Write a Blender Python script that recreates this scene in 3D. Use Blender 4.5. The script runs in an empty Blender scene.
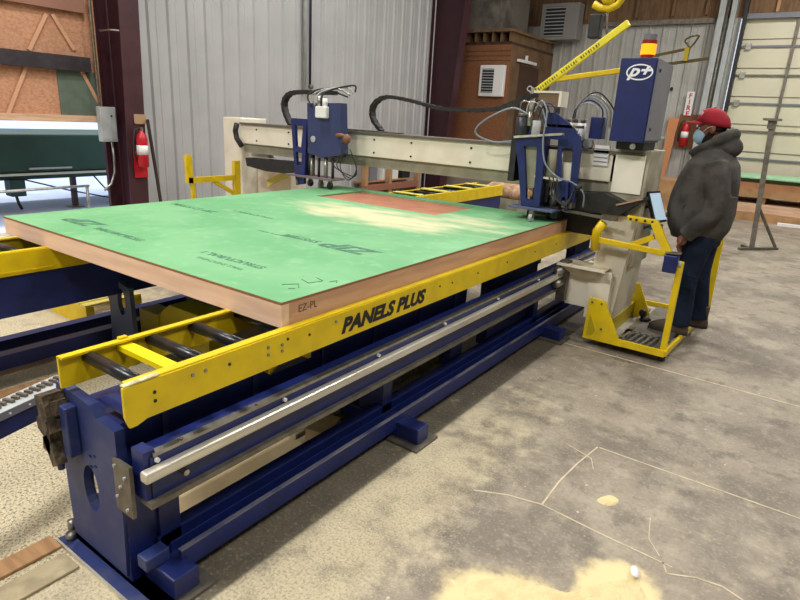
import bpy, math, random
from mathutils import Vector as V, Matrix, Euler
from mathutils.geometry import tessellate_polygon
random.seed(7)
PI=math.pi
col=bpy.context.scene.collection
sc=bpy.context.scene
# ------------------------------------------------------------------ camera
CAM=V((0,0,1.62)); F=586.0
RM=Matrix(((0.81127891,-0.21602030,0.54328792),(0.58224440,0.21414258,-0.78430505),(0.05308474,0.95261649,0.29950598)))
cd=bpy.data.cameras.new('camera'); cam=bpy.data.objects.new('camera',cd); col.objects.link(cam)
cd.sensor_width=36; cd.lens=F/800*36; cd.clip_start=.05; cd.clip_end=200
cam.matrix_world=Matrix.Translation(CAM)@RM.to_4x4()
sc.camera=cam
def at(px,py,x=None,y=None,z=None):
    d=RM@V((px-400,300-py,-F))
    t=(z-CAM.z)/d.z if z is not None else (x-CAM.x)/d.x if x is not None else (y-CAM.y)/d.y
    return CAM+d*t
# ------------------------------------------------------------------ materials
def lin(c): return tuple(((v/255)/12.92 if v/255<=.04045 else ((v/255+.055)/1.055)**2.4) for v in c)+(1,)
MATS={}
def mat(name,c,rough=.6,metal=0,c2=None,scale=6,amt=.5,bump=0,bscale=40,emit=0,stretch=(1,1,1),detail=6,spec=.5,trans=0,lo=.42,hi=.62):
    if name in MATS: return MATS[name]
    m=bpy.data.materials.new(name); m.use_nodes=True; n=m.node_tree.nodes; l=m.node_tree.links
    b=n['Principled BSDF']; b.inputs['Roughness'].default_value=rough; b.inputs['Metallic'].default_value=metal
    b.inputs['Specular IOR Level'].default_value=spec
    b.inputs['Base Color'].default_value=lin(c)
    if trans: b.inputs['Transmission Weight'].default_value=trans
    tc=n.new('ShaderNodeTexCoord'); mp=n.new('ShaderNodeMapping'); mp.inputs['Scale'].default_value=stretch
    l.new(tc.outputs['Object'],mp.inputs['Vector'])
    if c2 is not None:
        t=n.new('ShaderNodeTexNoise'); t.inputs['Scale'].default_value=scale; t.inputs['Detail'].default_value=detail
        l.new(mp.outputs[0],t.inputs['Vector'])
        r=n.new('ShaderNodeValToRGB'); r.color_ramp.elements[0].position=lo; r.color_ramp.elements[1].position=hi
        l.new(t.outputs['Fac'],r.inputs[0])
        x=n.new('ShaderNodeMix'); x.data_type='RGBA'; x.inputs['A'].default_value=lin(c); x.inputs['B'].default_value=lin(c2)
        mm=n.new('ShaderNodeMath'); mm.operation='MULTIPLY'; mm.inputs[1].default_value=amt
        l.new(r.outputs[0],mm.inputs[0]); l.new(mm.outputs[0],x.inputs['Factor']); l.new(x.outputs['Result'],b.inputs['Base Color'])
    if bump:
        t=n.new('ShaderNodeTexNoise'); t.inputs['Scale'].default_value=bscale; t.inputs['Detail'].default_value=4
        l.new(mp.outputs[0],t.inputs['Vector'])
        u=n.new('ShaderNodeBump'); u.inputs['Strength'].default_value=bump; u.inputs['Distance'].default_value=.02
        l.new(t.outputs['Fac'],u.inputs['Height']); l.new(u.outputs[0],b.inputs['Normal'])
    if emit:
        b.inputs['Emission Color'].default_value=lin(c); b.inputs['Emission Strength'].default_value=emit
    MATS[name]=m; return m
yellow=mat('yellow_paint',(226,196,6),.42,c2=(190,160,30),scale=9,amt=.35)
blue=mat('blue_paint',(24,38,100),.42,c2=(18,28,74),scale=12,amt=.5)
dblue=mat('dusty_blue_paint',(36,50,104),.5,c2=(92,96,112),scale=7,amt=.5,lo=.5,hi=.75)
cream=mat('cream_paint',(232,227,210),.5,c2=(206,200,180),scale=5,amt=.4)
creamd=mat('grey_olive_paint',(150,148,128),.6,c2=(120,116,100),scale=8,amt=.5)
steel=mat('brushed_steel',(170,168,160),.35,.85,c2=(120,116,106),scale=20,amt=.5)
steeld=mat('dull_steel',(125,120,110),.5,.6,c2=(90,84,74),scale=15,amt=.6)
railm=mat('pale_guide_rail',(226,222,208),.32,.55,c2=(160,152,138),scale=10,amt=.5,stretch=(1,.15,1))
black=mat('black_plastic',(26,26,28),.5,c2=(50,50,52),scale=20,amt=.4)
rubber=mat('dark_rubber',(34,33,33),.7)
rollm=mat('dark_roller',(62,64,68),.3,.7,c2=(40,40,42),scale=15,amt=.5)
greasy=mat('greasy_metal',(66,58,48),.55,.4,c2=(130,112,88),scale=30,amt=.6,bump=.5)
green=None
wood=mat('pine_board',(214,180,150),.7,c2=(180,138,106),scale=3,amt=.6,stretch=(1.2,1.2,9),bump=.15)
woodb=mat('brown_plank',(180,140,98),.8,c2=(140,104,70),scale=4,amt=.6,stretch=(1,8,1))
woodg=mat('grey_plank',(150,140,118),.85,c2=(110,100,84),scale=4,amt=.6,stretch=(1,6,1))
plyd=mat('brown_plywood',(122,94,66),.8,c2=(86,64,44),scale=3,amt=.6,stretch=(6,1,1))
def osbmat(name,c,c2):
    m=mat(name,c,.8,c2=c2,scale=26,amt=.7,bump=.2,bscale=30,detail=12,stretch=(1,1,1.6),lo=.35,hi=.7); return m
osb=osbmat('oriented_strand_board',(200,150,118),(158,108,80))
osbd=osbmat('darker_strand_board',(140,92,60),(104,66,42))
maroon=mat('maroon_paint',(58,26,36),.45,c2=(44,20,28),scale=4,amt=.6)
maroonl=mat('worn_maroon_paint',(70,36,44),.5,c2=(54,28,34),scale=4,amt=.6)
ribm=mat('ribbed_sheet_metal',(182,182,184),.5,.1,c2=(168,168,170),scale=1.2,amt=.6)
ribb=mat('aged_ribbed_sheet_metal',(180,180,176),.55,.1,c2=(160,158,150),scale=2,amt=.6)
white=mat('white_enamel',(232,232,232),.5)
grey=mat('grey_enamel',(120,122,132),.45,c2=(108,110,120),scale=4,amt=.5)
lgrey=mat('light_grey_enamel',(176,180,182),.5,c2=(150,154,156),scale=6,amt=.5)
snow=mat('snow',(205,216,240),.8,c2=(170,186,222),scale=1.5,amt=.6,bump=.4,bscale=3)
dgreen=mat('dark_green_tarpaulin',(34,72,58),.6,c2=(24,52,42),scale=2,amt=.7)
red=mat('red_paint',(190,24,38),.35)
skin=mat('skin',(132,86,66),.6,c2=(110,70,52),scale=12,amt=.4)
jacketm=mat('charcoal_canvas',(86,82,79),.95,c2=(54,52,51),scale=7,amt=.7,bump=1.0,bscale=7,spec=.2)
jeansm=mat('navy_denim',(28,38,58),.95,c2=(18,26,42),scale=9,amt=.7,bump=1.0,bscale=10,spec=.2)
hairm=mat('dark_hair',(34,26,22),.9,bump=.6,bscale=90)
capm=mat('red_cap_cloth',(158,22,42),.85,c2=(128,16,34),scale=14,amt=.4)
maskm=mat('pale_blue_mask',(170,205,228),.8,bump=.2,bscale=25)
bootm=mat('brown_leather',(78,64,52),.7,c2=(54,44,36),scale=16,amt=.6)
inkm=mat('black_lettering',(22,20,30),.6)
inkg=mat('faded_print',(62,104,84),.8,c2=(90,150,112),scale=40,amt=.7)
whitem=mat('white_lettering',(240,242,248),.5)
redm=mat('red_lettering',(200,40,50),.6)
dust=mat('pale_sawdust',(224,206,158),.95,c2=(206,186,136),scale=18,amt=.6,bump=.6,bscale=60)
concl=mat('floor_joint',(205,192,166),.95,c2=(170,158,136),scale=14,amt=.7)
doorm=mat('cream_door_panel',(214,208,184),.5,c2=(196,190,166),scale=1.5,amt=.5)
glow=mat('amber_lens',(255,160,20),.3,emit=2.5)
screenm=mat('lit_screen',(190,215,235),.3,emit=.7)
lampm=mat('lamp_panel',(255,246,226),.5,emit=3)
tan=mat('tan_cardboard',(170,140,105),.8)
# floor material: concrete with dust drifts
def floor_mat():
    m=bpy.data.materials.new('dusty_concrete'); m.use_nodes=True; n=m.node_tree.nodes; l=m.node_tree.links; b=n['Principled BSDF']
    tc=n.new('ShaderNodeTexCoord'); O=tc.outputs['Object']
    def noise(s,d=6,off=(0,0,0),st=(1,1,1)):
        mp=n.new('ShaderNodeMapping'); mp.inputs['Location'].default_value=off; mp.inputs['Scale'].default_value=st; l.new(O,mp.inputs[0])
        t=n.new('ShaderNodeTexNoise'); t.inputs['Scale'].default_value=s; t.inputs['Detail'].default_value=d; t.inputs['Roughness'].default_value=.6; l.new(mp.outputs[0],t.inputs['Vector']); return t.outputs['Fac']
    def ramp(s,a,c):
        r=n.new('ShaderNodeMapRange'); r.interpolation_type='SMOOTHSTEP'; r.inputs[1].default_value=a; r.inputs[2].default_value=c; l.new(s,r.inputs[0]); return r.outputs[0]
    def mix(f,a,c,k=1):
        x=n.new('ShaderNodeMix'); x.data_type='RGBA'
        if k!=1:
            q=n.new('ShaderNodeMath'); q.operation='MULTIPLY'; q.inputs[1].default_value=k; l.new(f,q.inputs[0]); f=q.outputs[0]
        l.new(f,x.inputs['Factor'])
        for s,v in(('A',a),('B',c)):
            if isinstance(v,tuple): x.inputs[s].default_value=lin(v)
            else: l.new(v,x.inputs[s])
        return x.outputs['Result']
    def mth(op,a,c):
        q=n.new('ShaderNodeMath'); q.operation=op
        for i,v in enumerate((a,c)):
            if isinstance(v,(int,float)): q.inputs[i].default_value=v
            else: l.new(v,q.inputs[i])
        return q.outputs[0]
    c=mix(ramp(noise(1.3,9),.40,.60),(146,136,121),(116,107,96))
    c=mix(ramp(noise(2.6,10,(4,2,0)),.48,.68),c,(166,156,138),.75)
    c=mix(ramp(noise(9,10,(9,2,0)),.5,.7),c,(176,166,146),.45)
    c=mix(ramp(noise(6,10,(1,7,0)),.52,.68),c,(94,87,77),.7)
    c=mix(ramp(noise(30,6,(1,7,3)),.5,.7),c,(100,92,84),.35)
    # sawdust drift, strongest beside the machine near its end
    sx=n.new('ShaderNodeSeparateXYZ'); l.new(O,sx.inputs[0]); X,Y=sx.outputs[0],sx.outputs[1]
    # distance from line of machine side (x=-1.5..-1.0), y small
    g1=ramp(X,-.72,-1.2); g2=ramp(Y,4.6,1.6); left=ramp(X,-1.8,-2.0); 
    near=mth('MULTIPLY',g1,g2)
    wgt=mth('ADD',mth('MULTIPLY',near,.42),mth('MULTIPLY',mth('MULTIPLY',left,ramp(X,-3.6,-3.0)),.17))
    d=mth('ADD',noise(7,12,(3,3,0)),wgt)
    c=mix(ramp(d,.60,.98),c,(208,196,164),.9)
    c=mix(mth('MULTIPLY',ramp(noise(85,8,(6,3,0)),.46,.62),mth('ADD',near,mth('MULTIPLY',left,ramp(X,-3.6,-3.0)))),c,(122,112,94),.5)
    c=mix(mth('MULTIPLY',ramp(noise(120,6,(2,9,0)),.52,.66),mth('ADD',near,mth('MULTIPLY',left,ramp(X,-3.6,-3.0)))),c,(228,216,184),.6)
    def blob(cx,cy,rx,ry,ang=0):
        mp=n.new('ShaderNodeMapping'); mp.vector_type='TEXTURE'; mp.inputs['Location'].default_value=(cx,cy,0); mp.inputs['Rotation'].default_value=(0,0,ang); mp.inputs['Scale'].default_value=(rx,ry,1); l.new(O,mp.inputs[0])
        v=n.new('ShaderNodeVectorMath'); v.operation='LENGTH'; l.new(mp.outputs[0],v.inputs[0]); return mth('SUBTRACT',1.0,v.outputs['Value'])
    dd=mth('MAXIMUM',blob(-.56,1.61,.32,.20,.35),blob(-.29,1.92,.18,.22,-.2))
    dd=mth('ADD',dd,mth('MULTIPLY',mth('SUBTRACT',noise(10,12,(2,2,0)),.5),.9))
    c=mix(ramp(dd,.0,.42),c,(222,204,154))
    # swept grime and the machine's shadow, painted together as one dark strip
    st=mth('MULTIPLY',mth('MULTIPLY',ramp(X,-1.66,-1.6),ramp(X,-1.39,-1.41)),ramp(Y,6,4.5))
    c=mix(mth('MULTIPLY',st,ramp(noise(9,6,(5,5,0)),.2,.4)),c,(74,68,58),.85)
    # small chips
    vo=n.new('ShaderNodeTexVoronoi'); vo.inputs['Scale'].default_value=9; l.new(O,vo.inputs['Vector'])
    c=mix(ramp(vo.outputs['Distance'],.07,.03),c,(226,214,184),.6)
    fine=noise(60,3); c=mix(ramp(fine,.5,.75),c,(205,194,168),.3)
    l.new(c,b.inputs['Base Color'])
    rr=n.new('ShaderNodeMapRange'); rr.inputs[3].default_value=.45; rr.inputs[4].default_value=.8; l.new(noise(2.2,5),rr.inputs[0]); l.new(rr.outputs[0],b.inputs['Roughness'])
    bu=n.new('ShaderNodeBump'); bu.inputs['Strength'].default_value=.25; bu.inputs['Distance'].default_value=.01; l.new(noise(35,5),bu.inputs['Height']); l.new(bu.outputs[0],b.inputs['Normal'])
    return m
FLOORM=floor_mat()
def panel_mat():
    m=bpy.data.materials.new('green_sheathing'); m.use_nodes=True; n=m.node_tree.nodes; l=m.node_tree.links; b=n['Principled BSDF']
    g=n.new('ShaderNodeNewGeometry'); P=g.outputs['Position']
    def noise(s,st,d=6):
        mp=n.new('ShaderNodeMapping'); mp.inputs['Scale'].default_value=st; l.new(P,mp.inputs[0])
        t=n.new('ShaderNodeTexNoise'); t.inputs['Scale'].default_value=s; t.inputs['Detail'].default_value=d; l.new(mp.outputs[0],t.inputs['Vector']); return t.outputs['Fac']
    sx=n.new('ShaderNodeSeparateXYZ'); l.new(P,sx.inputs[0])
    def mth(op,a,c):
        q=n.new('ShaderNodeMath'); q.operation=op
        for i,v in enumerate((a,c)):
            if isinstance(v,(int,float)): q.inputs[i].default_value=v
            else: l.new(v,q.inputs[i])
        return q.outputs[0]
    def mr(s,a,c):
        r=n.new('ShaderNodeMapRange'); r.interpolation_type='SMOOTHSTEP'; r.inputs[1].default_value=a; r.inputs[2].default_value=c; l.new(s,r.inputs[0]); return r.outputs[0]
    def mix(f,a,c):
        x=n.new('ShaderNodeMix'); x.data_type='RGBA'; l.new(f,x.inputs['Factor'])
        for s,v in(('A',a),('B',c)):
            if isinstance(v,tuple): x.inputs[s].default_value=lin(v)
            else: l.new(v,x.inputs[s])
        return x.outputs['Result']
    c=mix(mr(noise(2,(1,1,1)),.4,.65),(102,168,116),(120,180,130))
    c=mix(mth('MULTIPLY',mr(noise(14,(1,1,1),8),.5,.8),.5),c,(150,200,150))
    # sawdust drift in front of the window opening (its own shape, lying on the sheet)
    dx=mth('DIVIDE',mth('ADD',sx.outputs[0],2.62),.95); dy=mth('DIVIDE',mth('ADD',sx.outputs[1],-3.42),.36)
    r2=mth('ADD',mth('MULTIPLY',dx,dx),mth('MULTIPLY',dy,dy))
    base=mth('SUBTRACT',1.0,r2)
    dx2=mth('DIVIDE',mth('ADD',sx.outputs[0],2.05),.55); dy2=mth('DIVIDE',mth('ADD',sx.outputs[1],-3.75),.5)
    base2=mth('SUBTRACT',.55,mth('ADD',mth('MULTIPLY',dx2,dx2),mth('MULTIPLY',dy2,dy2)))
    nn=noise(3.5,(1,2.2,1),8)
    t=mth('ADD',mth('MULTIPLY',mth('MAXIMUM',base,base2),.75),mth('MULTIPLY',mth('SUBTRACT',nn,.5),2.0))
    c=mix(mr(t,-.2,.95),c,(210,206,166))
    l.new(c,b.inputs['Base Color']); b.inputs['Roughness'].default_value=.62
    return m
PANELM=panel_mat()
# ------------------------------------------------------------------ mesh building
WORLD={}
class MB:
    def __init__(s): s.v=[]; s.f=[]
    def add(s,vs,fs):
        o=len(s.v); s.v+= [V(p) for p in vs]; s.f+=[tuple(i+o for i in f) for f in fs]; return s
    def box(s,x0,x1,y0,y1,z0,z1):
        return s.add([(x0,y0,z0),(x1,y0,z0),(x1,y1,z0),(x0,y1,z0),(x0,y0,z1),(x1,y0,z1),(x1,y1,z1),(x0,y1,z1)],[(0,3,2,1),(4,5,6,7),(0,1,5,4),(1,2,6,5),(2,3,7,6),(3,0,4,7)])
    def bar(s,p,q,w,h,up=(0,0,1)):
        p=V(p);q=V(q);d=(q-p).normalized(); u=V(up); a=d.cross(u)
        if a.length<1e-4: a=d.cross(V((1,0,0)))
        a.normalize(); b=a.cross(d).normalized(); a*=w/2;b*=h/2
        return s.add([p-a-b,p+a-b,p+a+b,p-a+b,q-a-b,q+a-b,q+a+b,q-a+b],[(0,1,2,3),(7,6,5,4),(0,4,5,1),(1,5,6,2),(2,6,7,3),(3,7,4,0)])
    def cyl(s,p,q,r,r2=None,n=16,r1y=None):
        return s.tube([p,q],[r,r if r2 is None else r2],n)
    def tube(s,pts,r,n=8,flat=1.0,upv=None):
        pts=[V(p) for p in pts]; k=len(pts)
        if not isinstance(r,(list,tuple)): r=[r]*k
        vs=[];prev=None
        for i in range(k):
            d=(pts[min(i+1,k-1)]-pts[max(i-1,0)])
            d=d.normalized() if d.length>1e-9 else V((0,0,1))
            if prev is None:
                a=d.cross(V(upv) if upv else (V((0,0,1)) if abs(d.z)<.9 else V((0,1,0)))).normalized()
            else:
                a=(prev-d*prev.dot(d)); a=a.normalized() if a.length>1e-6 else d.orthogonal().normalized()
            prev=a; b=d.cross(a)
            for j in range(n):
                t=2*PI*j/n; vs.append(pts[i]+a*math.cos(t)*r[i]+b*math.sin(t)*r[i]*flat)
        fs=[(i*n+j,i*n+(j+1)%n,(i+1)*n+(j+1)%n,(i+1)*n+j) for i in range(k-1) for j in range(n)]
        fs+=[tuple(range(n))[::-1],tuple((k-1)*n+j for j in range(n))]
        return s.add(vs,fs)
    def rings(s,rs,n=20,p=2.3):
        # rs: (centre, rx, ry, tilt) horizontal superellipse rings
        vs=[]
        for c,rx,ry in rs:
            for j in range(n):
                t=2*PI*j/n; ct,st=math.cos(t),math.sin(t)
                vs.append((c[0]+rx*math.copysign(abs(ct)**(2/p),ct),c[1]+ry*math.copysign(abs(st)**(2/p),st),c[2]+(c[3]*ct if len(c)>3 else 0)))
        k=len(rs)
        fs=[(i*n+j,i*n+(j+1)%n,(i+1)*n+(j+1)%n,(i+1)*n+j) for i in range(k-1) for j in range(n)]
        fs+=[tuple(range(n))[::-1],tuple((k-1)*n+j for j in range(n))]
        return s.add(vs,fs)
    def prism(s,poly,axis,a,b,holes=()):
        loops=[list(poly)]+[list(h) for h in holes]
        def P(u,w,t): return {'y':(u,t,w),'x':(t,u,w),'z':(u,w,t)}[axis]
        flat=[q for lp in loops for q in lp]
        tris=tessellate_polygon([[V((q[0],q[1],0)) for q in lp] for lp in loops])
        N=len(flat); vs=[P(q[0],q[1],a) for q in flat]+[P(q[0],q[1],b) for q in flat]
        fs=[tuple(t) for t in tris]+[tuple(i+N for i in t)[::-1] for t in tris]
        o=0
        for lp in loops:
            k=len(lp)
            fs+=[(o+i,o+(i+1)%k,o+(i+1)%k+N,o+i+N) for i in range(k)]; o+=k
        return s.add(vs,fs)
    def ell(s,c,r,nu=16,nv=10,rot=None):
        c=V(c); vs=[];
        if not isinstance(r,(tuple,list)): r=(r,r,r)
        R=Euler(rot).to_matrix() if rot else Matrix.Identity(3)
        for i in range(1,nv):
            ph=PI*i/nv
            for j in range(nu):
                t=2*PI*j/nu; vs.append(c+R@V((r[0]*math.sin(ph)*math.cos(t),r[1]*math.sin(ph)*math.sin(t),r[2]*math.cos(ph))))
        vs.append(c+R@V((0,0,r[2]))); vs.append(c-R@V((0,0,r[2]))); T=len(vs)-2
        fs=[(i*nu+j,(i+1)*nu+j,(i+1)*nu+(j+1)%nu,i*nu+(j+1)%nu) for i in range(nv-2) for j in range(nu)]
        fs+=[(T,j,(j+1)%nu) for j in range(nu)]+[(T+1,(nv-2)*nu+(j+1)%nu,(nv-2)*nu+j) for j in range(nu)]
        return s.add(vs,fs)
    def build(s,name,m,parent=None,bevel=0,smooth=False,remesh=0,sub=0,smth=0,base=False):
        vs=s.v; xs=[v.x for v in vs];ys=[v.y for v in vs];zs=[v.z for v in vs]
        org=V(((min(xs)+max(xs))/2,(min(ys)+max(ys))/2,min(zs) if parent is None else (min(zs)+max(zs))/2))
        me=bpy.data.meshes.new(name); me.from_pydata([v-org for v in vs],[],s.f); me.update()
        import bmesh
        bm=bmesh.new(); bm.from_mesh(me); bmesh.ops.recalc_face_normals(bm,faces=bm.faces); bm.to_mesh(me); bm.free()
        me.materials.append(m)
        o=bpy.data.objects.new(name,me); col.objects.link(o)
        WORLD[o.name]=org
        if parent is not None: o.parent=parent; o.location=org-WORLD[parent.name]
        else: o.location=org
        if smooth:
            me.polygons.foreach_set('use_smooth',[True]*len(me.polygons))
        if remesh:
            r=o.modifiers.new('remesh','REMESH'); r.mode='VOXEL'; r.voxel_size=remesh; r.use_smooth_shade=True
        if smth:
            r=o.modifiers.new('smooth','SMOOTH'); r.iterations=smth; r.factor=.5
        if bevel:
            r=o.modifiers.new('bevel','BEVEL'); r.width=bevel; r.segments=2; r.limit_method='ANGLE'; r.angle_limit=math.radians(40)
        return o
def thing(name,label,cat,loc,group=None):
    o=bpy.data.objects.new(name,None); col.objects.link(o); o.location=loc; o.empty_display_size=.1
    WORLD[o.name]=V(loc); return tag(o,label,cat,group)
def tag(o,label,cat,group=None,kind=None):
    o['label']=label; o['category']=cat
    if group:o['group']=group
    if kind:o['kind']=kind
    return o
def struct(o): o['kind']='structure'; return o
def lab(o,s): o['label']=s; return o
def text(name,body,size,origin,xdir,ydir,m,parent,ext=.001,shear=0,bold=0,center=True,sx=1):
    cu=bpy.data.curves.new(name,'FONT'); cu.body=body; cu.size=size; cu.shear=shear; cu.offset=bold; cu.extrude=ext
    cu.align_x='CENTER' if center else 'LEFT'; cu.align_y='CENTER'; cu.resolution_u=3
    t=bpy.data.objects.new(name+'_tmp',cu); col.objects.link(t)
    dg=bpy.context.evaluated_depsgraph_get(); me=bpy.data.meshes.new_from_object(t.evaluated_get(dg)); 
    bpy.data.objects.remove(t)
    X=V(xdir).normalized(); Y=V(ydir).normalized(); Z=X.cross(Y)
    R=Matrix((X,Y,Z)).transposed()
    for v in me.vertices: v.co=R@V((v.co.x*sx,v.co.y,v.co.z))
    me.materials.clear(); me.materials.append(m)
    o=bpy.data.objects.new(name,me); col.objects.link(o); WORLD[o.name]=V(origin)
    if parent is not None: o.parent=parent; o.location=V(origin)-WORLD[parent.name]
    else: o.location=origin
    return o
def copy_tree(o,parent=None):
    c=o.copy(); col.objects.link(c)
    if parent is not None: c.parent=parent
    WORLD[c.name]=WORLD[o.name].copy()
    for ch in list(o.children): copy_tree(ch,c)
    return c
def ellipse(cx,cy,rx,ry,n=20): return [(cx+rx*math.cos(2*PI*i/n),cy+ry*math.sin(2*PI*i/n)) for i in range(n)]

# ================================================================== SETTING
WX=-7.8; BY=15.5
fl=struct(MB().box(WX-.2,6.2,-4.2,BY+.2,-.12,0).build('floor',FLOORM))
# keep object coordinates = world coordinates for the floor texture
for v in fl.data.vertices: v.co+=fl.location
fl.location=(0,0,0); WORLD[fl.name]=V((0,0,0))
def strip(pts,w,name='floor_joint',z=.0015,m=None):
    b=MB()
    for p,q in zip(pts,pts[1:]):
        p=V((p[0],p[1],z*.5));q=V((q[0],q[1],z*.5)); b.bar(p,q,w,z)
    return b.build(name,m or concl,fl)
strip([(-.66,2.885),(.6,2.885),(3,2.885)],.008)
strip([(-1.0,2.12),(-.86,2.19),(-.71,2.225),(-.44,2.20),(-.155,2.185)],.007,'floor_crack')
strip([(-.71,2.23),(-.715,2.45),(-.70,2.66),(-.67,2.885)],.008,'floor_crack')
strip([(-.19,2.19),(-.165,2.135),(-.07,2.185),(.02,2.20),(.1,2.17),(.2,2.16)],.007,'floor_crack')
strip([(-1.38,4.26),(3,4.2)],.012)
strip([(-.62,2.66),(-.66,2.75),(-.80,2.8)],.005,'floor_crack')
strip([(-.30,2.45),(-.27,2.3),(-.21,2.22)],.004,'floor_crack')
# left wall: strand-board upper part over the opening, ribbed metal beyond
b=MB().box(WX-.06,WX,-4,4.25,1.40,6.0)
wl=struct(b.build('wall_left',osb))
MB().box(WX-.03,WX+.09,-4,4.25,1.33,1.41).build('sill_board',wood,wl)
b=MB()
for yy in (-3,-1.8,-.6,.6,1.8,3.0): b.box(WX,WX+.012,yy-.012,yy+.012,1.42,5.9)
b.build('board_seam',plyd,wl)
o=MB().box(WX,WX+.015,3.72,4.22,1.40,1.93).build('green_board_patch',mat('grey_green_board',(98,112,100),.8,c2=(80,94,84),scale=8),wl)
for (a_,b_) in (((27,64),(7,116)),((80,68),(99,104)),((46,14),(29,50)),((52,14),(74,50))):
    p=at(*a_,x=WX+.02); q=at(*b_,x=WX+.02)
    MB().bar(p,q,.04,.02,up=(1,0,0)).build('wall_brace',mat('board_toned_lath',(206,158,124),.8),wl)
o=MB().box(WX+.0,WX+.10,-4,4.1,1.93,2.10).build('dark_girt',mat('dark_maroon_girt',(40,30,38),.5,c2=(70,64,68),scale=8,amt=.4),wl)
MB().box(WX+.0,WX+.08,-4,4.1,2.60,2.75).build('upper_girt',mat('pink_brown_timber',(150,108,92),.8),wl)
def ribwall(name,axis,const,a,b_,z0,z1,m,sgn,flip=1,h=.03,pitch=.3048):
    # sheet-metal profile with raised trapezoid ribs
    pr=[];t=a
    while t<b_:
        for dt,hh in ((0,0),(.055,0),(.075,h),(.11,h),(.13,0),(.19,0),(.2,h*.25),(.215,h*.25),(.225,0)):
            if t+dt<b_: pr.append((t+dt,hh))
        t+=pitch
    pr.append((b_,0))
    k=len(pr); B=MB()
    for zz in (z0,z1):
        pass
    vs=[]
    for back in (0,1):
        for zz in (z0,z1):
            for t,hh in pr:
                d=(-.05 if back else hh)*sgn
                vs.append((const+d,t,zz) if axis=='x' else (t,const+d,zz))
    fs=[]
    for i in range(k-1):
        fs.append((i,i+1,k+i+1,k+i)); fs.append((2*k+i,3*k+i,3*k+i+1,2*k+i+1))
        fs.append((i,2*k+i,2*k+i+1,i+1)); fs.append((k+i,k+i+1,3*k+i+1,3*k+i))
    fs.append((0,k,3*k,2*k)); fs.append((k-1,3*k-1,4*k-1,2*k-1) if 0 else (k-1,2*k-1,4*k-1,3*k-1))
    return B.add(vs,fs).build(name,m)
struct(ribwall('wall_left','x',WX,4.6,12.25,0,6,ribm,1))
struct(MB().box(WX-.06,WX,12.25,BY+.1,0,6).build('wall_left',osbd))
struct(MB().box(WX-.06,WX,4.25,4.6,0,6).build('wall_left',maroon))
struct(ribwall('wall_back','y',BY,-7.8,-2.62,0,4.02,ribb,-1))
wb=struct(MB().box(-7.86,6.1,BY-.04,BY+.1,4.02,6).build('wall_back',plyd))
for xx in (-5.6,-4.4,-3.6,-2.9,-1.55,-.95,-.35,.3,.9):
    MB().box(xx-.03,xx+.03,BY-.1,BY-.04,4.1,6).build('stud',woodb if xx>-2 else plyd,wb)
MB().box(-5.4,-2.7,BY-.12,BY-.04,3.93,4.03).build('header_rail',steeld,wb)
struct(MB().box(2.6,6.1,BY-.02,BY+.1,0,4.02).build('wall_back',ribb))
struct(MB().box(6.1,6.2,-4.1,BY+.1,0,6).build('wall_right',mat('dim_wall_sheet',(128,128,124),.7)))
struct(MB().box(-7.86,6.2,-4.2,-4.1,0,6).build('wall_front',mat('dim_wall_sheet',(128,128,124),.7)))
struct(MB().box(-7.9,6.2,-4.2,BY+.2,6,6.1).build('ceiling',mat('dull_roof_lining',(104,100,94),.8,c2=(90,86,80),scale=2)))
# roll-up door
dr=struct(MB().box(-2.1,2.6,BY+.0,BY+.06,0,4.02).build('door_1',doorm))
for i in range(1,8):
    z=4.02-.58*i
    MB().box(-2.1,2.6,BY-.035,BY,z-.02,z+.02).build('panel_strut',grey if i%2 else steeld,dr)
    MB().box(-2.1,2.6,BY-.012,BY,z+.14,z+.155).build('panel_seam',steeld,dr)
    for xx in (-1.95,): MB().box(xx-.05,xx+.05,BY-.05,BY,z-.06,z+.07).build('hinge',steel,dr)
MB().bar((-1.12,BY-.06,0),(-1.12,BY-.06,4.0),.05,.05,up=(0,1,0)).build('centre_post',steeld,dr)
MB().bar((-2.12,BY-.12,0),(-2.12,BY-.12,5.0),.07,.16,up=(0,1,0)).build('door_track',black,dr)
MB().box(-2.1,2.6,BY-.12,BY-.02,3.98,4.08).build('door_header',grey,dr)
t1=struct(MB().box(-2.62,-2.5,BY-.3,BY,0,4.6).build('trim_1',lgrey))
struct(MB().box(-2.40,-2.30,BY-.22,BY,0,4.6).build('trim_2',lgrey))
struct(MB().box(-2.50,-2.20,BY-.04,BY+.02,0,4.02).build('wall_back',ribb))
MB().cyl((-2.46,BY-.26,0),(-2.46,BY-.26,4.6),.025).build('conduit',steeld,t1,smooth=True)
# outside
struct(MB().box(-60,WX-.2,-30,50,-.3,-.02).build('ground',snow))
# tapered steel columns of the building frame
def column(y,label,tip,w0,w1):
    t=thing('steel_column',label,'column',(WX+.3,y,0))
    # web (in the x-z plane) between two flanges
    MB().prism([(WX+.03,0),(WX+w0-.01,0),(WX+w1-.01,6),(WX+.03,6)],'y',y-.006,y+.006).build('web',maroon,t)
    hw=.13
    MB().add([(WX+w0-.012,y-hw,0),(WX+w0,y-hw,0),(WX+w0,y+hw,0),(WX+w0-.012,y+hw,0),(WX+w1-.012,y-hw,6),(WX+w1,y-hw,6),(WX+w1,y+hw,6),(WX+w1-.012,y+hw,6)],[(0,3,2,1),(4,5,6,7),(0,1,5,4),(1,2,6,5),(2,3,7,6),(3,0,4,7)]).build('inner_flange',maroonl,t)
    MB().box(WX,WX+.012,y-hw,y+hw,0,6).build('outer_flange',maroon,t)
    MB().box(WX,WX+w0+.03,y-hw-.03,y+hw+.03,0,.02).build('base_plate',maroonl,t)
    return t
column(4.42,'maroon steel column carrying a red fire extinguisher and grey box',0,.40,.62)
column(12.0,'maroon steel column between the pale ribbed wall and the brown board office',0,.50,1.0)
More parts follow.
